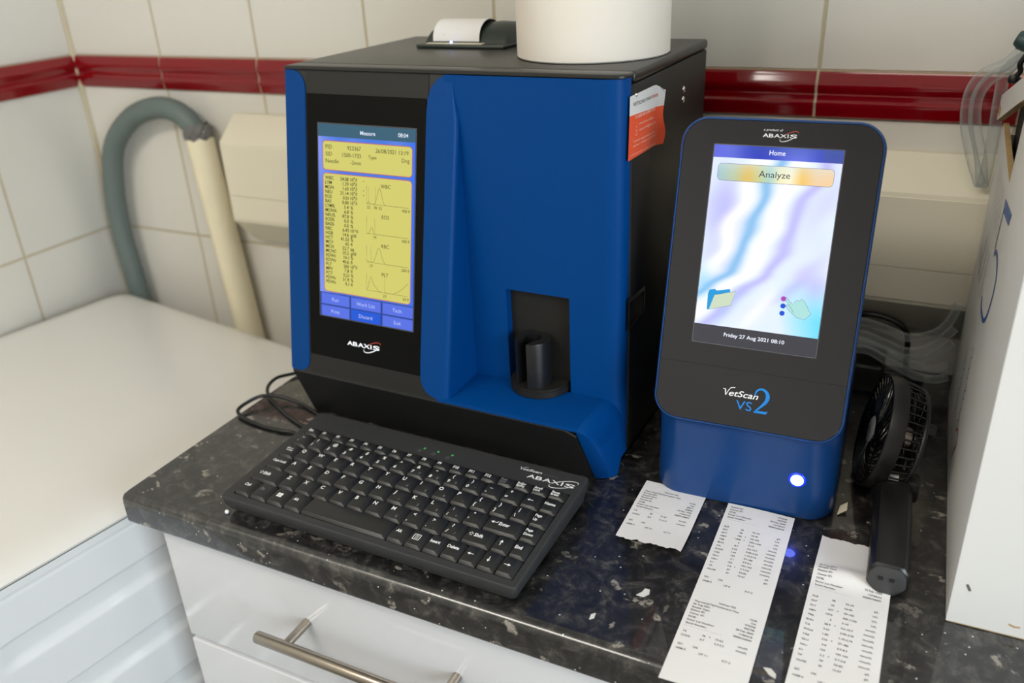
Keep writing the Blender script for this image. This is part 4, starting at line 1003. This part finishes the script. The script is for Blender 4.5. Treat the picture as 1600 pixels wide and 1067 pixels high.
# keyboard lead: runs round the analyser's left side and loops at the worktop edge
R2 = Matrix.Rotation(-KA, 4, 'Z')
def kl(p): return R2 @ (Vector(p)-Vector((0.1182, 0.0177, 0)))
pts = [(0.060, 0.330, 0.0022), (0.030, 0.300, 0.0024), (0.0, 0.266, 0.004), (-0.009, 0.243, 0.006), (0.003, 0.216, 0.0045), (0.045, 0.191, 0.0022), (0.090, 0.172, 0.0022), (0.128, 0.160, 0.0022), (0.150, 0.150, 0.0022), (0.138, 0.138, 0.0022), (0.120, 0.150, 0.0022), (0.090, 0.157, 0.0022), (0.074, 0.155, 0.0022), (0.047, 0.155, 0.0022), (0.016, 0.160, 0.0035), (0.001, 0.168, 0.0055), (0.003, 0.184, 0.0085), (0.012, 0.200, 0.0100), (0.032, 0.209, 0.0072), (0.058, 0.210, 0.0030), (0.086, 0.2015, 0.0022), (0.110, 0.190, 0.0022), (0.150, 0.182, 0.0022)]
k = M(); k.tube([kl(p) for p in smooth_path(pts, 10)], 0.0021, rubber_black, 10); k.build('cable', kb, smooth=60)

# ------------------------------------------------------------------ printed receipts
def receipt(name, label, pos, ang, length, lines, hfun, torn=None, width=0.0590, top_torn=None, group=None, xoff=None):
    """local frame: +x across, -y down the strip; printed lines are (text, x, y, align)"""
    r_ = thing(name, label, 'receipt', (pos[0], pos[1], 0.0004), ang, group) if False else None
    k = M(); nv = 60
    def P(u, v):
        y = -length*v
        x = width*u + (xoff(v) if xoff else 0)
        if torn and v > 0.96: y += torn(u)*(v-0.96)/0.04
        if top_torn and v < 0.04: y += top_torn(u)*(0.04-v)/0.04
        return Vector((x, y, hfun(u, y)))
    NU = 24
    k.grid(P, NU, nv, paper)
    def put(t, x, y, al='l', h=0.0021):
        V, Fs = text_mesh(t, 0.012, 0)
        if not V: return
        kk = h/_cap*0.86; xs = [q[0] for q in V]; a, b = min(xs), max(xs); W_ = (b-a)*kk
        ox = {'l': x, 'r': x-W_, 'c': x-W_/2}[al]
        ys = -y; xo = xoff(min(1, y/length)) if xoff else 0
        vs_ = []
        for vx, vy in V:
            X = ox+(vx-a)*kk; Y = ys+vy*kk
            vs_.append(k.bm.verts.new((X+xo, Y, hfun(X/width, Y)+0.00022)))
        mi = k.mi(ink)
        for f in Fs:
            try: k.bm.faces.new([vs_[i] for i in f]).material_index = mi
            except ValueError: pass
    for t, x, y, al in lines: put(t, x, y, al)
    o = k.build(name, smooth=60)
    o.location = (pos[0], pos[1], 0.0006); o.rotation_euler = (0, 0, ang)
    return tag(o, label, 'receipt', group)
def head(y, pid, oid, dob, rot, full=None, w_=0.0590):
    L = []; R_ = 0.0530; x = 0.0035
    if full:
        L += [('VetScan VS2', w_/2-0.001, y, 'c'), ('Thyroxine(T4)/Cholesterol Test', x, y+0.0040, 'l'), ('26 Aug 2021', x, y+0.0076, 'l'), (full, R_, y+0.0076, 'r'), ('Sample Type:', x, y+0.0112, 'l'), ('Cat', R_, y+0.0112, 'r')]
        y += 0.0148
    L += [('Patient ID:', x, y, 'l'), (pid, R_, y, 'r'), ('Owner ID:', x, y+0.0038, 'l'), (oid, R_, y+0.0038, 'r'), ('DOB:', x, y+0.0076, 'l'), (dob, R_, y+0.0076, 'r'),
          ('Rotor Lot Number:', x, y+0.0114, 'l'), (rot, R_, y+0.0114, 'r'), ('Serial Number:', x, y+0.0152, 'l'), ('0000V35849', R_, y+0.0152, 'r'), ('. '*22, x, y+0.0178, 'l')]
    return L
def table(y, rows, pitch=0.0049, ox=0.0):
    L = []
    for i, (a, b, s, c_, u) in enumerate(rows):
        yy = y+i*pitch
        L += [(a, 0.0035+ox, yy, 'l'), (b, 0.0210+ox, yy, 'r'), (c_, 0.0285+ox, yy, 'l'), (u, 0.0525, yy, 'r')]
        if s: L.append((s, 0.0235+ox, yy, 'l'))
    return L
T2 = [('ALB', '36', '', '22-44', 'g/L'), ('ALP', '80', '', '10-90', 'U/L'), ('ALT', '105', '*', '20-100', 'U/L'), ('AMY', '1408', '*', '300-1100', 'U/L'), ('TBIL', '4', '', '2-10', 'umol/L'), ('BUN', '8.7', '', '3.6-10.7', 'mmol/L'),
      ('CA', '2.52', '', '2.00-2.95', 'mmol/L'), ('PHOS', '1.49', '', '1.10-2.74', 'mmol/L'), ('CRE', '155', '', '27-186', 'umol/L'), ('GLU', '5.1', '', '3.9-8.3', 'mmol/L'), ('NA+', '152', '', '142-164', 'mmol/L'), ('K+', '3.0', '*', '3.7-5.8', 'mmol/L'), ('TP', '67', '', '54-82', 'g/L'), ('GLOB', '29', '', '15-57', 'g/L')]
T3 = [('ALB', '38', '', '22-44', 'g/L'), ('ALP', '32', '', '10-90', 'U/L'), ('ALT', '227', '*', '20-100', 'U/L'), ('AMY', '1070', '', '300-1100', 'U/L'), ('TBIL', '5', '', '2-10', 'umol/L'), ('BUN', '28.9', '*', '3.6-10.7', 'mmol/L'),
      ('CA', '2.65', '', '2.00-2.95', 'mmol/L'), ('PHOS', '1.80', '', '1.10-2.74', 'mmol/L'), ('CRE', '210', '*', '27-186', 'umol/L'), ('GLU', '6.0', '', '3.9-8.3', 'mmol/L'), ('NA+', '154', '', '142-164', 'mmol/L'), ('K+', '3.3', '*', '3.7-5.8', 'mmol/L'), ('TP', '70', '', '54-82', 'g/L'), ('GLOB', '35', '', '15-57', 'g/L')]
jag = lambda a, s: (lambda u: a*(0.5*math.sin(u*23+s)+0.35*math.sin(u*61+2*s)+0.3*math.sin(u*117+s)))
# long strip running over the worktop edge; origin = its upper left end at the printer slot
Y2 = 0.2105
L2 = head(Y2-0.2045, '476228', '435798', '28 Feb 2009', '1274AA2')+table(Y2-0.1755, T2, 0.00455)
L2 += [('QC', 0.0035, Y2-0.1058, 'l'), ('OK', 0.0150, Y2-0.1058, 'l'), ('HEM 0', 0.0035, Y2-0.1005, 'l'), ('LIP 0', 0.0205, Y2-0.1005, 'l'), ('ICT 0', 0.0375, Y2-0.1005, 'l')]
L2 += head(Y2-0.0785, '476228', '435798', '28 Feb 2009', '1184AC8', full='15:06')
L2 += table(Y2-0.0393, [('T4', '76', '*', '19-62', 'nmol/L'), ('CHOL', '4.7', '', '2.3-5.3', 'mmol/L')], 0.0045)
L2 += [('QC', 0.0035, Y2-0.0255, 'l'), ('OK', 0.0150, Y2-0.0255, 'l'), ('HEM 0', 0.0035, Y2-0.0208, 'l'), ('LIP 1+', 0.0205, Y2-0.0208, 'l'), ('ICT 0', 0.0375, Y2-0.0208, 'l')]
def h2(u, y):
    yw = Y2+y
    b = 0.0012+0.0008*math.sin(y*30+1)+0.0004*math.sin(u*4)
    return b if yw > 0.02 else b+0.0025*(1-yw/0.02)*0.3
receipt('receipt', 'long printed receipt strip with two sets of results, coming from under the upright analyser', (0.5515, Y2), 0.0, 0.222, L2, h2, xoff=lambda v: 0.0022*v)
# short torn strip
Y1 = 0.2175
L1 = head(Y1-0.2032, '80211', '20820', '10 Feb 1999', '1184AC8', full='16:42', w_=0.0585)
L1 = [(t, x, y if y < 0.03 else y, al) for t, x, y, al in L1]
L1 += table(Y1-0.1665, [('T4', '30', '', '19-62', 'nmol/L'), ('CHOL', '4.0', '', '2.3-5.3', 'mmol/L')], 0.0052)
L1 += [('QC', 0.0035, Y1-0.1515, 'l'), ('OK', 0.0150, Y1-0.1515, 'l'), ('HEM 0', 0.0035, Y1-0.1455, 'l'), ('LIP 2+', 0.0205, Y1-0.1455, 'l'), ('ICT 0', 0.0375, Y1-0.1455, 'l')]
def h1(u, y):
    v = -y/0.0925
    return 0.0010+0.0016*(1-v)*v*4*0.6+0.010*max(0, v-0.55)**2*4*0.5*(0.4+0.6*u)
receipt('receipt', 'short receipt with torn lower edge beside the blue machines', (0.4712, Y1), 0.0, 0.0925, L1, h1, torn=jag(0.0018, 0.4), width=0.0590, xoff=lambda v: 0.0010*v)
# strip lying partly under the fan, folded near its top
Y3 = 0.1965
L3 = [('26 Aug 2021', 0.0035, Y3-0.1535, 'l'), ('Sample Type:', 0.0035, Y3-0.1500, 'l')]+head(Y3-0.1462, '80211', '20820', '10 Feb 1999', '1274AA2')+table(Y3-0.1175, T3, 0.00555)
L3 += [('QC', 0.0035, Y3-0.0360, 'l'), ('OK', 0.0150, Y3-0.0360, 'l'), ('HEM 0', 0.0035, Y3-0.0296, 'l'), ('LIP 1+', 0.0205, Y3-0.0296, 'l'), ('ICT 0', 0.0375, Y3-0.0296, 'l')]
def h3(u, y):
    d = -y
    f = 0.0055*math.exp(-((d-0.046)/0.010)**2)*(0.55+0.45*math.sin(PI*min(1, max(0, u)))) if d > 0.036 else 0.0055*math.exp(-1)*max(0, d/0.036)**2
    f *= 0.9
    e = 0.003*max(0, (0.0-u+0.15))*math.sin(d*40)**2 if u < 0.15 else 0
    return 0.0004+f+0.004*max(0, d-0.14)/0.04*(0.3+0.3*u)+e
receipt('receipt', 'folded receipt strip lying partly under the black handheld fan', (0.6358, Y3), -0.01, 0.196, L3, h3, top_torn=jag(0.0012, 1.3), torn=jag(0.0015, 2.0), width=0.0590, xoff=lambda v: 0.0016*v)

# ------------------------------------------------------------------ handheld fan
fan = thing('handheld_fan', 'black handheld fan lying on the worktop beside the white box', 'fan', (0.6880, 0.20, 0))
FO = Vector((0.6880, 0.20, 0))
nz = Vector((-0.9625, -0.1756, 0.2066)).normalized(); fxv = Vector((0, 0, 1)).cross(nz).normalized()
FF = frame(Vector((0.6609, 0.2975, 0.0562))-FO, fxv, nz.cross(fxv))
RF = 0.0526
# handle: lies towards the viewer
HX = [(0.0, 0.1395, 0.0166), (0.0, 0.254, 0.0180)]
def hsec(y, w_, z0, z1, x):
    c = 0.0085
    pl = [(-w_/2+c, z0), (w_/2-c, z0), (w_/2-0.0015, z0+c*0.8), (w_/2, z0+c*1.15), (w_/2-0.0008, z1-c*0.75), (w_/2-c*0.55, z1-0.0008), (w_/2-c, z1), (-w_/2+c, z1), (-w_/2+c*0.55, z1-0.0008), (-w_/2+0.0008, z1-c*0.75), (-w_/2, z0+c*1.15), (-w_/2+0.0015, z0+c*0.8)]
    return [Vector((x+a-FO.x, y-FO.y, b)) for a, b in pl]
k = M()
LZ = 0.0062
k.loft([hsec(0.1405, 0.0285, LZ-0.0045, LZ+0.0220, 0.6905), hsec(0.1420, 0.0305, LZ-0.0055, LZ+0.0238, 0.6905), hsec(0.17, 0.0310, LZ-0.0050, LZ+0.0242, 0.6898), hsec(0.22, 0.0312, LZ-0.003, LZ+0.0255, 0.6875), hsec(0.258, 0.0314, LZ-0.001, LZ+0.027, 0.6852)], fan_black)
k.build('handle', fan, smooth=35)
k = M()
k.loft([hsec(0.1400, 0.0262, LZ-0.0035, LZ+0.0208, 0.6905), hsec(0.1404, 0.0275, LZ-0.0040, LZ+0.0215, 0.6905)], mat('charcoal_end_cap', (58, 58, 58), 0.5, bump=0.05, bscale=1500))
for dx in (-0.0052, 0.0030): k.box(0.6905+dx-0.0016-FO.x, 0.1392-FO.y, 0.0155, 0.6905+dx+0.0020-FO.x, 0.1402-FO.y, 0.0185, dark_hole)
k.build('end_cap', fan, smooth=30)['label'] = 'charcoal end cap with two slots'
k = M()
k.loft([hsec(0.2583, 0.0325, LZ-0.0015, LZ+0.0275, 0.6852), hsec(0.2600, 0.0330, LZ-0.0015, LZ+0.0285, 0.6850), hsec(0.2720, 0.0315, LZ-0.002, LZ+0.0290, 0.6838), hsec(0.2790, 0.0250, LZ, LZ+0.0260, 0.6830)], fan_black); 
k.box(0.6945-FO.x, 0.2570-FO.y, 0.012, 0.7055-FO.x, 0.2760-FO.y, 0.0335, fan_black, 0.003)
for sgn in (1,): k.tube([Vector((0.694, 0.266, 0.022))-FO, Vector((0.703, 0.266, 0.023))-FO], 0.0065, fan_black, 16)
k.line([(0, 0), (0.006, -0.001)], 0.0008, grey_print, Matrix.Translation(Vector((0.683, 0.264, LZ+0.0293))-FO), 0)
k.build('hinge', fan, smooth=35)
k = M(); Fc = FF @ Matrix.Translation((0.0, 0.0, 0.0))
k.box(0.6795-FO.x, 0.2545-FO.y, 0.0338, 0.6880-FO.x, 0.2590-FO.y, 0.0378, white_print, 0.0006); k.build('release_tab', fan)['label'] = 'small white tab at the neck'
# rim
k = M()
k.lathe([(0.0500, 0.0005), (0.0512, 0.0016), (0.0526, 0.0010), (0.0531, -0.002), (0.0531, -0.0115), (0.0524, -0.0130), (0.0508, -0.0130), (0.0498, -0.010), (0.0495, -0.002), (0.0500, 0.0005)], fan_black, FF, 72)
k.build('rim', fan, smooth=50)
# front grille: curved ribs
k = M()
for i in range(34):
    a = 2*PI*i/34; P = []
    for t in range(11):
        s_ = t/10; rad_ = 0.0130+0.0370*s_; aa = a+0.85*s_**1.2
        P.append((rad_*math.cos(aa), rad_*math.sin(aa), 0.0008+0.0022*math.sin(PI*min(1, s_*0.85+0.15))))
    k.tube(P, 0.0009, fan_dark, 6, F=FF)
k.lathe([(0.0126, 0.0004), (0.0142, 0.0022), (0.0150, 0.0010), (0.0150, -0.0012), (0.0126, -0.0012)], fan_dark, FF, 36)
k.build('front_grille', fan, smooth=50)
k = M(); k.lathe([(0, 0.0030), (0.0120, 0.0027), (0.0132, 0.0018), (0.0132, 0.0)], fan_badge, FF, 36)
k.line([(-0.006, 0.0015), (0.006, -0.0015)], 0.0012, grey_print, FF, 0.0034); k.build('hub_badge', fan, smooth=50)['label'] = 'silver oval hub badge'
# rear cage
k = M()
for i in range(40):
    a = 2*PI*i/40
    P = [(0.0515*math.cos(a), 0.0515*math.sin(a), -0.0125), (0.0500*math.cos(a), 0.0500*math.sin(a), -0.022), (0.0470*math.cos(a), 0.0470*math.sin(a), -0.0300), (0.040*math.cos(a), 0.040*math.sin(a), -0.0335), (0.016*math.cos(a), 0.016*math.sin(a), -0.0345)]
    k.tube(P, 0.0010, fan_dark, 6, F=FF)
k.lathe([(0.0480, -0.0285), (0.0490, -0.0298), (0.0478, -0.0322), (0.0462, -0.0318), (0.0480, -0.0285)], fan_black, FF, 60)
k.lathe([(0, -0.0370), (0.0150, -0.0365), (0.0175, -0.0345), (0.0175, -0.0320), (0, -0.0320)], fan_black, FF, 36)
k.build('rear_cage', fan, smooth=50)
k = M(); k.lathe([(0, -0.0045), (0.0100, -0.0045), (0.0110, -0.006), (0.0110, -0.0310), (0, -0.0310)], steel, FF, 32); k.build('motor', fan, smooth=40)['label'] = 'metal motor can'
for i in range(5):
    k = M(); a = 2*PI*i/5+0.3
    def bl(u, v):
        rad_ = 0.0112+0.0345*v; aa = a+(u-0.5)*(0.75+0.25*v)+0.25*v
        return FF @ Vector((rad_*math.cos(aa), rad_*math.sin(aa), -0.0150+(u-0.5)*0.0135*(1-0.3*v)))
    k.grid(bl, 6, 8, fan_dark)
    o = k.build('blade', fan, smooth=60); md = o.modifiers.new('thick', 'SOLIDIFY'); md.thickness = 0.0008
k = M(); q = FF @ Vector((0.0, 0.0, 0.0))
kn0 = FF @ Vector((0.012, 0.020, -0.0340)); kn1 = FF @ Vector((0.012, 0.020, -0.0465))
KNF = frame(kn0, fxv, nz.cross(fxv))
k.lathe([(0, -0.0105), (0.0062, -0.0105), (0.0070, -0.0095), (0.0070, 0.0015)], fan_black, KNF, 8); k.build('rear_knob', fan, smooth=20)

# ------------------------------------------------------------------ white carton at the right
BA = math.radians(1.2)
bxr = thing('cardboard_box', 'white printed cardboard box with torn open corner at the right of the worktop', 'box', (0.7342, 0.130, 0), BA)
BW, BD, BH, TK = 0.36, 0.362, 0.46, 0.0048
k = M(); b_ = card_brown
def lp(y, z, x=0.0): return (x, y, z)
cutp = [(0.0, 0.001), (BD, 0.001), (BD, 0.300), (0.352, 0.2985), (0.200, 0.2845), (0.1885, 0.338), (0.186, 0.40), (0.186, BH), (0.0, BH)]
# left wall with the torn-out corner (white skins, brown edges)
Ln = len(cutp)
k.face([lp(y, z, 0.0) for y, z in cutp][::-1], card_white); k.face([lp(y, z, TK) for y, z in cutp], b_)
for i in range(Ln):
    j = (i+1) % Ln; k.face([lp(*cutp[i], 0.0), lp(*cutp[j], 0.0), lp(*cutp[j], TK), lp(*cutp[i], TK)], card_white if i in (8,) else b_)
k.box(TK, 0.0, 0.0012, BW, TK, BH, card_white); k.box(TK, BD-TK, 0.0012, BW, BD, 0.29, card_white); k.box(BW-TK, TK, 0.0012, BW, BD-TK, BH, card_white); k.box(TK, TK, 0.0012, BW-TK, BD-TK, 0.006, b_)
k.box(0.0, 0.0, BH, BW, 0.186, BH+TK, card_white)
k.box(0.0006, 0.0006, 0.0, BW, 0.012, 0.0013, b_)
# print on the left side
FL = frame((-0.0002, 0.0, 0.0), (0, -1, 0), (0, 0, 1))     # u = -y
U = lambda pts_: [(-(y-0.130), z) for y, z in pts_]
k.poly(U([(0.3296, 0.2721), (0.2651, 0.2780), (0.2706, 0.2674), (0.3265, 0.2619)])[::-1], print_blue, FL, 0.0002)
k.line(U([(0.3265, 0.2640), (0.3295, 0.245), (0.3320, 0.2278)]), 0.0035, print_dark, FL, 0.0002)
cc = smooth_path([(a, b, 0) for a, b in U([(0.3301, 0.2239), (0.3190, 0.2300), (0.3009, 0.2312), (0.2860, 0.2275), (0.2775, 0.2230), (0.2750, 0.2150), (0.2756, 0.2070), (0.2842, 0.1897), (0.3038, 0.1748), (0.3371, 0.1700), (0.3480, 0.1715), (0.3561, 0.1760)])], 6)
k.line([(p.x, p.y) for p in cc], 0.0042, print_blue, FL, 0.0002)
for (a, b) in (((0.4589, 0.2127), (0.4588, 0.1675)), ((0.4115, 0.2129), (0.4360, 0.1669)), ((0.3673, 0.2134), (0.3746, 0.1674)), ((0.4553, 0.1905), (0.4182, 0.1662)), ((0.39, 0.212), (0.405, 0.170))): k.line(U([a, b]), 0.0016, print_dark, FL, 0.0002)
for i in range(7): k.line(U([(0.345+i*0.013, 0.232+0.001*i), (0.352+i*0.013, 0.2745)]), 0.0010, print_dark, FL, 0.0002)
for y0, z0, n_ in ((0.335, 0.135, 26), (0.385, 0.110, 22)):
    P = [(y0+0.006*math.sin(i*2.1)+random.uniform(-0.003, 0.003), z0-i*0.0035) for i in range(n_)]; k.line(U(P), 0.0016, print_dark, FL, 0.0002)
k.line([(p.x, p.y) for p in smooth_path([(a, b, 0) for a, b in U([(0.335, 0.050), (0.322, 0.058), (0.310, 0.050), (0.322, 0.036), (0.330, 0.022)])], 5)], 0.0022, red_print, FL, 0.0002)
# scuffs on the front
FR = frame((0, -0.0002, 0), (1, 0, 0), (0, 0, 1))
k.line([(0.0085, 0.0385), (0.0100, 0.0355), (0.0112, 0.0330)], 0.0018, print_dark, FR, 0.0001); k.line([(0.0400, 0.0115), (0.0440, 0.0100), (0.0475, 0.0108)], 0.0016, card_brown, FR, 0.0001)
k.build('carton', bxr, smooth=0)
# loose flap above the torn corner
k = M()
fa = [(-0.0055, 0.372, 0.3000), (-0.0050, 0.205, 0.3460), (-0.0050, 0.150, 0.3600), (-0.0050, 0.150, 0.3770), (-0.0050, 0.205, 0.3660), (-0.0055, 0.372, 0.3235)]
fb = [(x+0.006, y, z) for x, y, z in fa]
k.face(fa[::-1], card_white); k.face(fb, b_)
for i in range(6):
    j = (i+1) % 6; k.face([fa[i], fa[j], fb[j], fb[i]], b_)
k.box(-0.0058, 0.345, 0.3085, -0.0053, 0.366, 0.3165, b_)
k.build('loose_flap', bxr, smooth=0)['label'] = 'torn white flap with brown corrugated edge'
blk = thing('dark_filler', 'added dark block that makes the torn white box read dark inside', 'case', (0.80, 0.30, 0.0065), BA)  # made-up filler, darkens the view through the torn corner
k = M(); k.box(-0.0600, -0.12, 0.0, 0.20, 0.178, 0.325, dark_hole, 0.006); k.build('filler_body', blk)

# ------------------------------------------------------------------ clear tubing, cables behind
tb = thing('clear_tubing', 'loops of clear plastic tubing hanging over the top of the white box', 'tubing', (0.72, 0.508, 0.36))
TO = Vector((0.72, 0.508, 0.36))
def tubes(parent, O, lists, r_):
    for L in lists:
        k = M(); k.tube([Vector(p)-O for p in smooth_path(L, 10)], r_, clear_tube, 14); k.build('tube', parent, smooth=60)
tubes(tb, TO, [[(0.790, 0.44, 0.372), (0.757, 0.46, 0.366), (0.733, 0.495, 0.366), (0.719, 0.497, 0.352), (0.705, 0.498, 0.345), (0.6955, 0.498, 0.331), (0.6935, 0.498, 0.313), (0.6965, 0.498, 0.292), (0.706, 0.498, 0.264), (0.717, 0.498, 0.238)],
               [(0.790, 0.45, 0.360), (0.757, 0.47, 0.356), (0.735, 0.497, 0.360), (0.721, 0.5, 0.347), (0.710, 0.5, 0.340), (0.7025, 0.5, 0.328), (0.7005, 0.5, 0.313), (0.7040, 0.5, 0.292), (0.713, 0.5, 0.265), (0.719, 0.4985, 0.236)],
               [(0.790, 0.46, 0.352), (0.750, 0.48, 0.352), (0.733, 0.5, 0.357), (0.7205, 0.5, 0.345), (0.7195, 0.5, 0.323), (0.7205, 0.499, 0.290), (0.7205, 0.498, 0.256), (0.7195, 0.4985, 0.236)]], 0.0056)
tb2 = thing('clear_tubing', 'bundle of clear plastic tubing sagging behind the fan on the worktop', 'tubing', (0.68, 0.47, 0))
TO2 = Vector((0.68, 0.47, 0))
tubes(tb2, TO2, [[(0.560, 0.47, 0.070), (0.600, 0.475, 0.080), (0.629, 0.476, 0.084), (0.652, 0.476, 0.080), (0.677, 0.476, 0.073), (0.701, 0.476, 0.082), (0.713, 0.476, 0.098), (0.7185, 0.478, 0.118)],
                 [(0.560, 0.46, 0.060), (0.600, 0.466, 0.070), (0.630, 0.466, 0.074), (0.653, 0.466, 0.068), (0.679, 0.466, 0.061), (0.702, 0.466, 0.072), (0.7185, 0.470, 0.093)],
                 [(0.560, 0.45, 0.052), (0.600, 0.458, 0.066), (0.632, 0.462, 0.068), (0.655, 0.462, 0.061), (0.681, 0.462, 0.054), (0.703, 0.462, 0.063), (0.7180, 0.464, 0.080)],
                 [(0.560, 0.44, 0.040), (0.600, 0.450, 0.058), (0.634, 0.456, 0.068), (0.661, 0.456, 0.060), (0.687, 0.456, 0.051), (0.707, 0.456, 0.050), (0.7185, 0.460, 0.055)],
                 [(0.560, 0.43, 0.030), (0.600, 0.442, 0.052), (0.634, 0.450, 0.064), (0.661, 0.450, 0.054), (0.687, 0.450, 0.043), (0.707, 0.450, 0.041), (0.7190, 0.455, 0.044)]], 0.0046)
k = M(); k.tube(smooth_path([(0.560, 0.53, 0.020), (0.600, 0.52, 0.066), (0.628, 0.515, 0.077), (0.646, 0.515, 0.077), (0.663, 0.515, 0.072), (0.673, 0.515, 0.064), (0.677, 0.517, 0.050), (0.679, 0.52, 0.020), (0.684, 0.522, 0.0036), (0.70, 0.522, 0.0036)], 8), 0.0032, rubber_black, 12)
tag(k.build('power_cable', smooth=60), 'thin black cable arching against the wall behind the fan', 'cable')
ad = thing('power_adapter', 'black power adapter block on the worktop behind the upright analyser', 'adapter', (0.618, 0.500, 0))
k = M(); k.box(-0.040, -0.028, 0.0, 0.040, 0.028, 0.034, rubber_black, 0.004, 3); k.build('adapter_body', ad)
k = M(); k.tube([(0.040, 0, 0.015), (0.052, 0, 0.015)], 0.004, rubber_black, 10); k.build('strain_relief', ad)
# dark green cap and tie at the tubing end
cp = thing('tubing_clip', 'dark green clip with black tie on the tubing at the top of the white box', 'clip', (0.722, 0.42, 0.36))
k = M(); k.lathe([(0, 0.010), (0.006, 0.010), (0.008, 0.006), (0.008, -0.006), (0.006, -0.010), (0, -0.010)], mat('dark_teal_clip', (44, 66, 68), 0.45), frame((0.0065, -0.018, 0.023), (0.3, 1, 0), (0.4, 0, 1)), 20); k.build('clip_body', cp, smooth=40)
k = M(); k.tube(smooth_path([(0.0065, -0.018, 0.014), (0.003, -0.016, 0.006), (0.0045, -0.014, 0.000), (0.001, -0.012, -0.006)], 6), 0.0022, rubber_black, 8); k.lathe([(0, 0.004), (0.004, 0.003), (0.0052, 0), (0.004, -0.003), (0, -0.004)], rubber_black, Matrix.Translation((0.001, -0.012, -0.007)), 14); k.build('tie', cp, smooth=50)

# ------------------------------------------------------------------ crumbs
def bead(name, label, p, r_, m, cat):
    k = M(); n_ = 8; k.lathe([(r_*math.sin(PI*i/n_)*(1+0.0*i), r_-r_*math.cos(PI*i/n_)) for i in range(n_+1)], m, None, 14)
    o = k.build(name, smooth=60); o.location = p; return tag(o, label, cat)
bead('white_bead', 'tiny white bead on the worktop at the keyboard front left corner', (0.1225, 0.0185, 0.0), 0.0021, white_print, 'bead')
k = M(); k.prism([(0, 0), (0.009, 0.004), (0.011, 0.013), (0.004, 0.010)], 0, 0.0006, crumb_mat, frame((0, 0, 0.0), (0.9, 0.2, 0.25), (0, 1, 0.3)))
o = k.build('paper_scrap', smooth=0); o.location = (0.6435, 0.232, 0.0004); tag(o, 'small beige paper scrap at the foot of the upright analyser', 'scrap')
def chip(label, x, y, pts_, rz):
    k = M(); k.prism(pts_, 0, 0.0007, mat('white_paint_flake', (214, 212, 208), 0.5)); o = k.build('paint_flake', smooth=0); o.location = (x, y, 0.0); o.rotation_euler = (0, 0, rz); return tag(o, label, 'flake', 'pale flakes on the worktop')
chip('larger white flake on the worktop between keyboard and long receipt', 0.512, 0.064, [(0, 0.001), (0.006, 0), (0.010, 0.004), (0.010, 0.009), (0.006, 0.0095), (0.004, 0.005)], 0.2)
chip('small white flake near the worktop front edge right of the keyboard', 0.487, 0.025, [(0, 0), (0.004, 0.001), (0.006, 0.006), (0.002, 0.005)], 0.5)
chip('white flake near the worktop front edge between two receipts', 0.618, 0.026, [(0, 0.004), (0.006, 0.0), (0.011, -0.001), (0.010, 0.003), (0.005, 0.006)], -0.2)
bpy.context.view_layer.update()
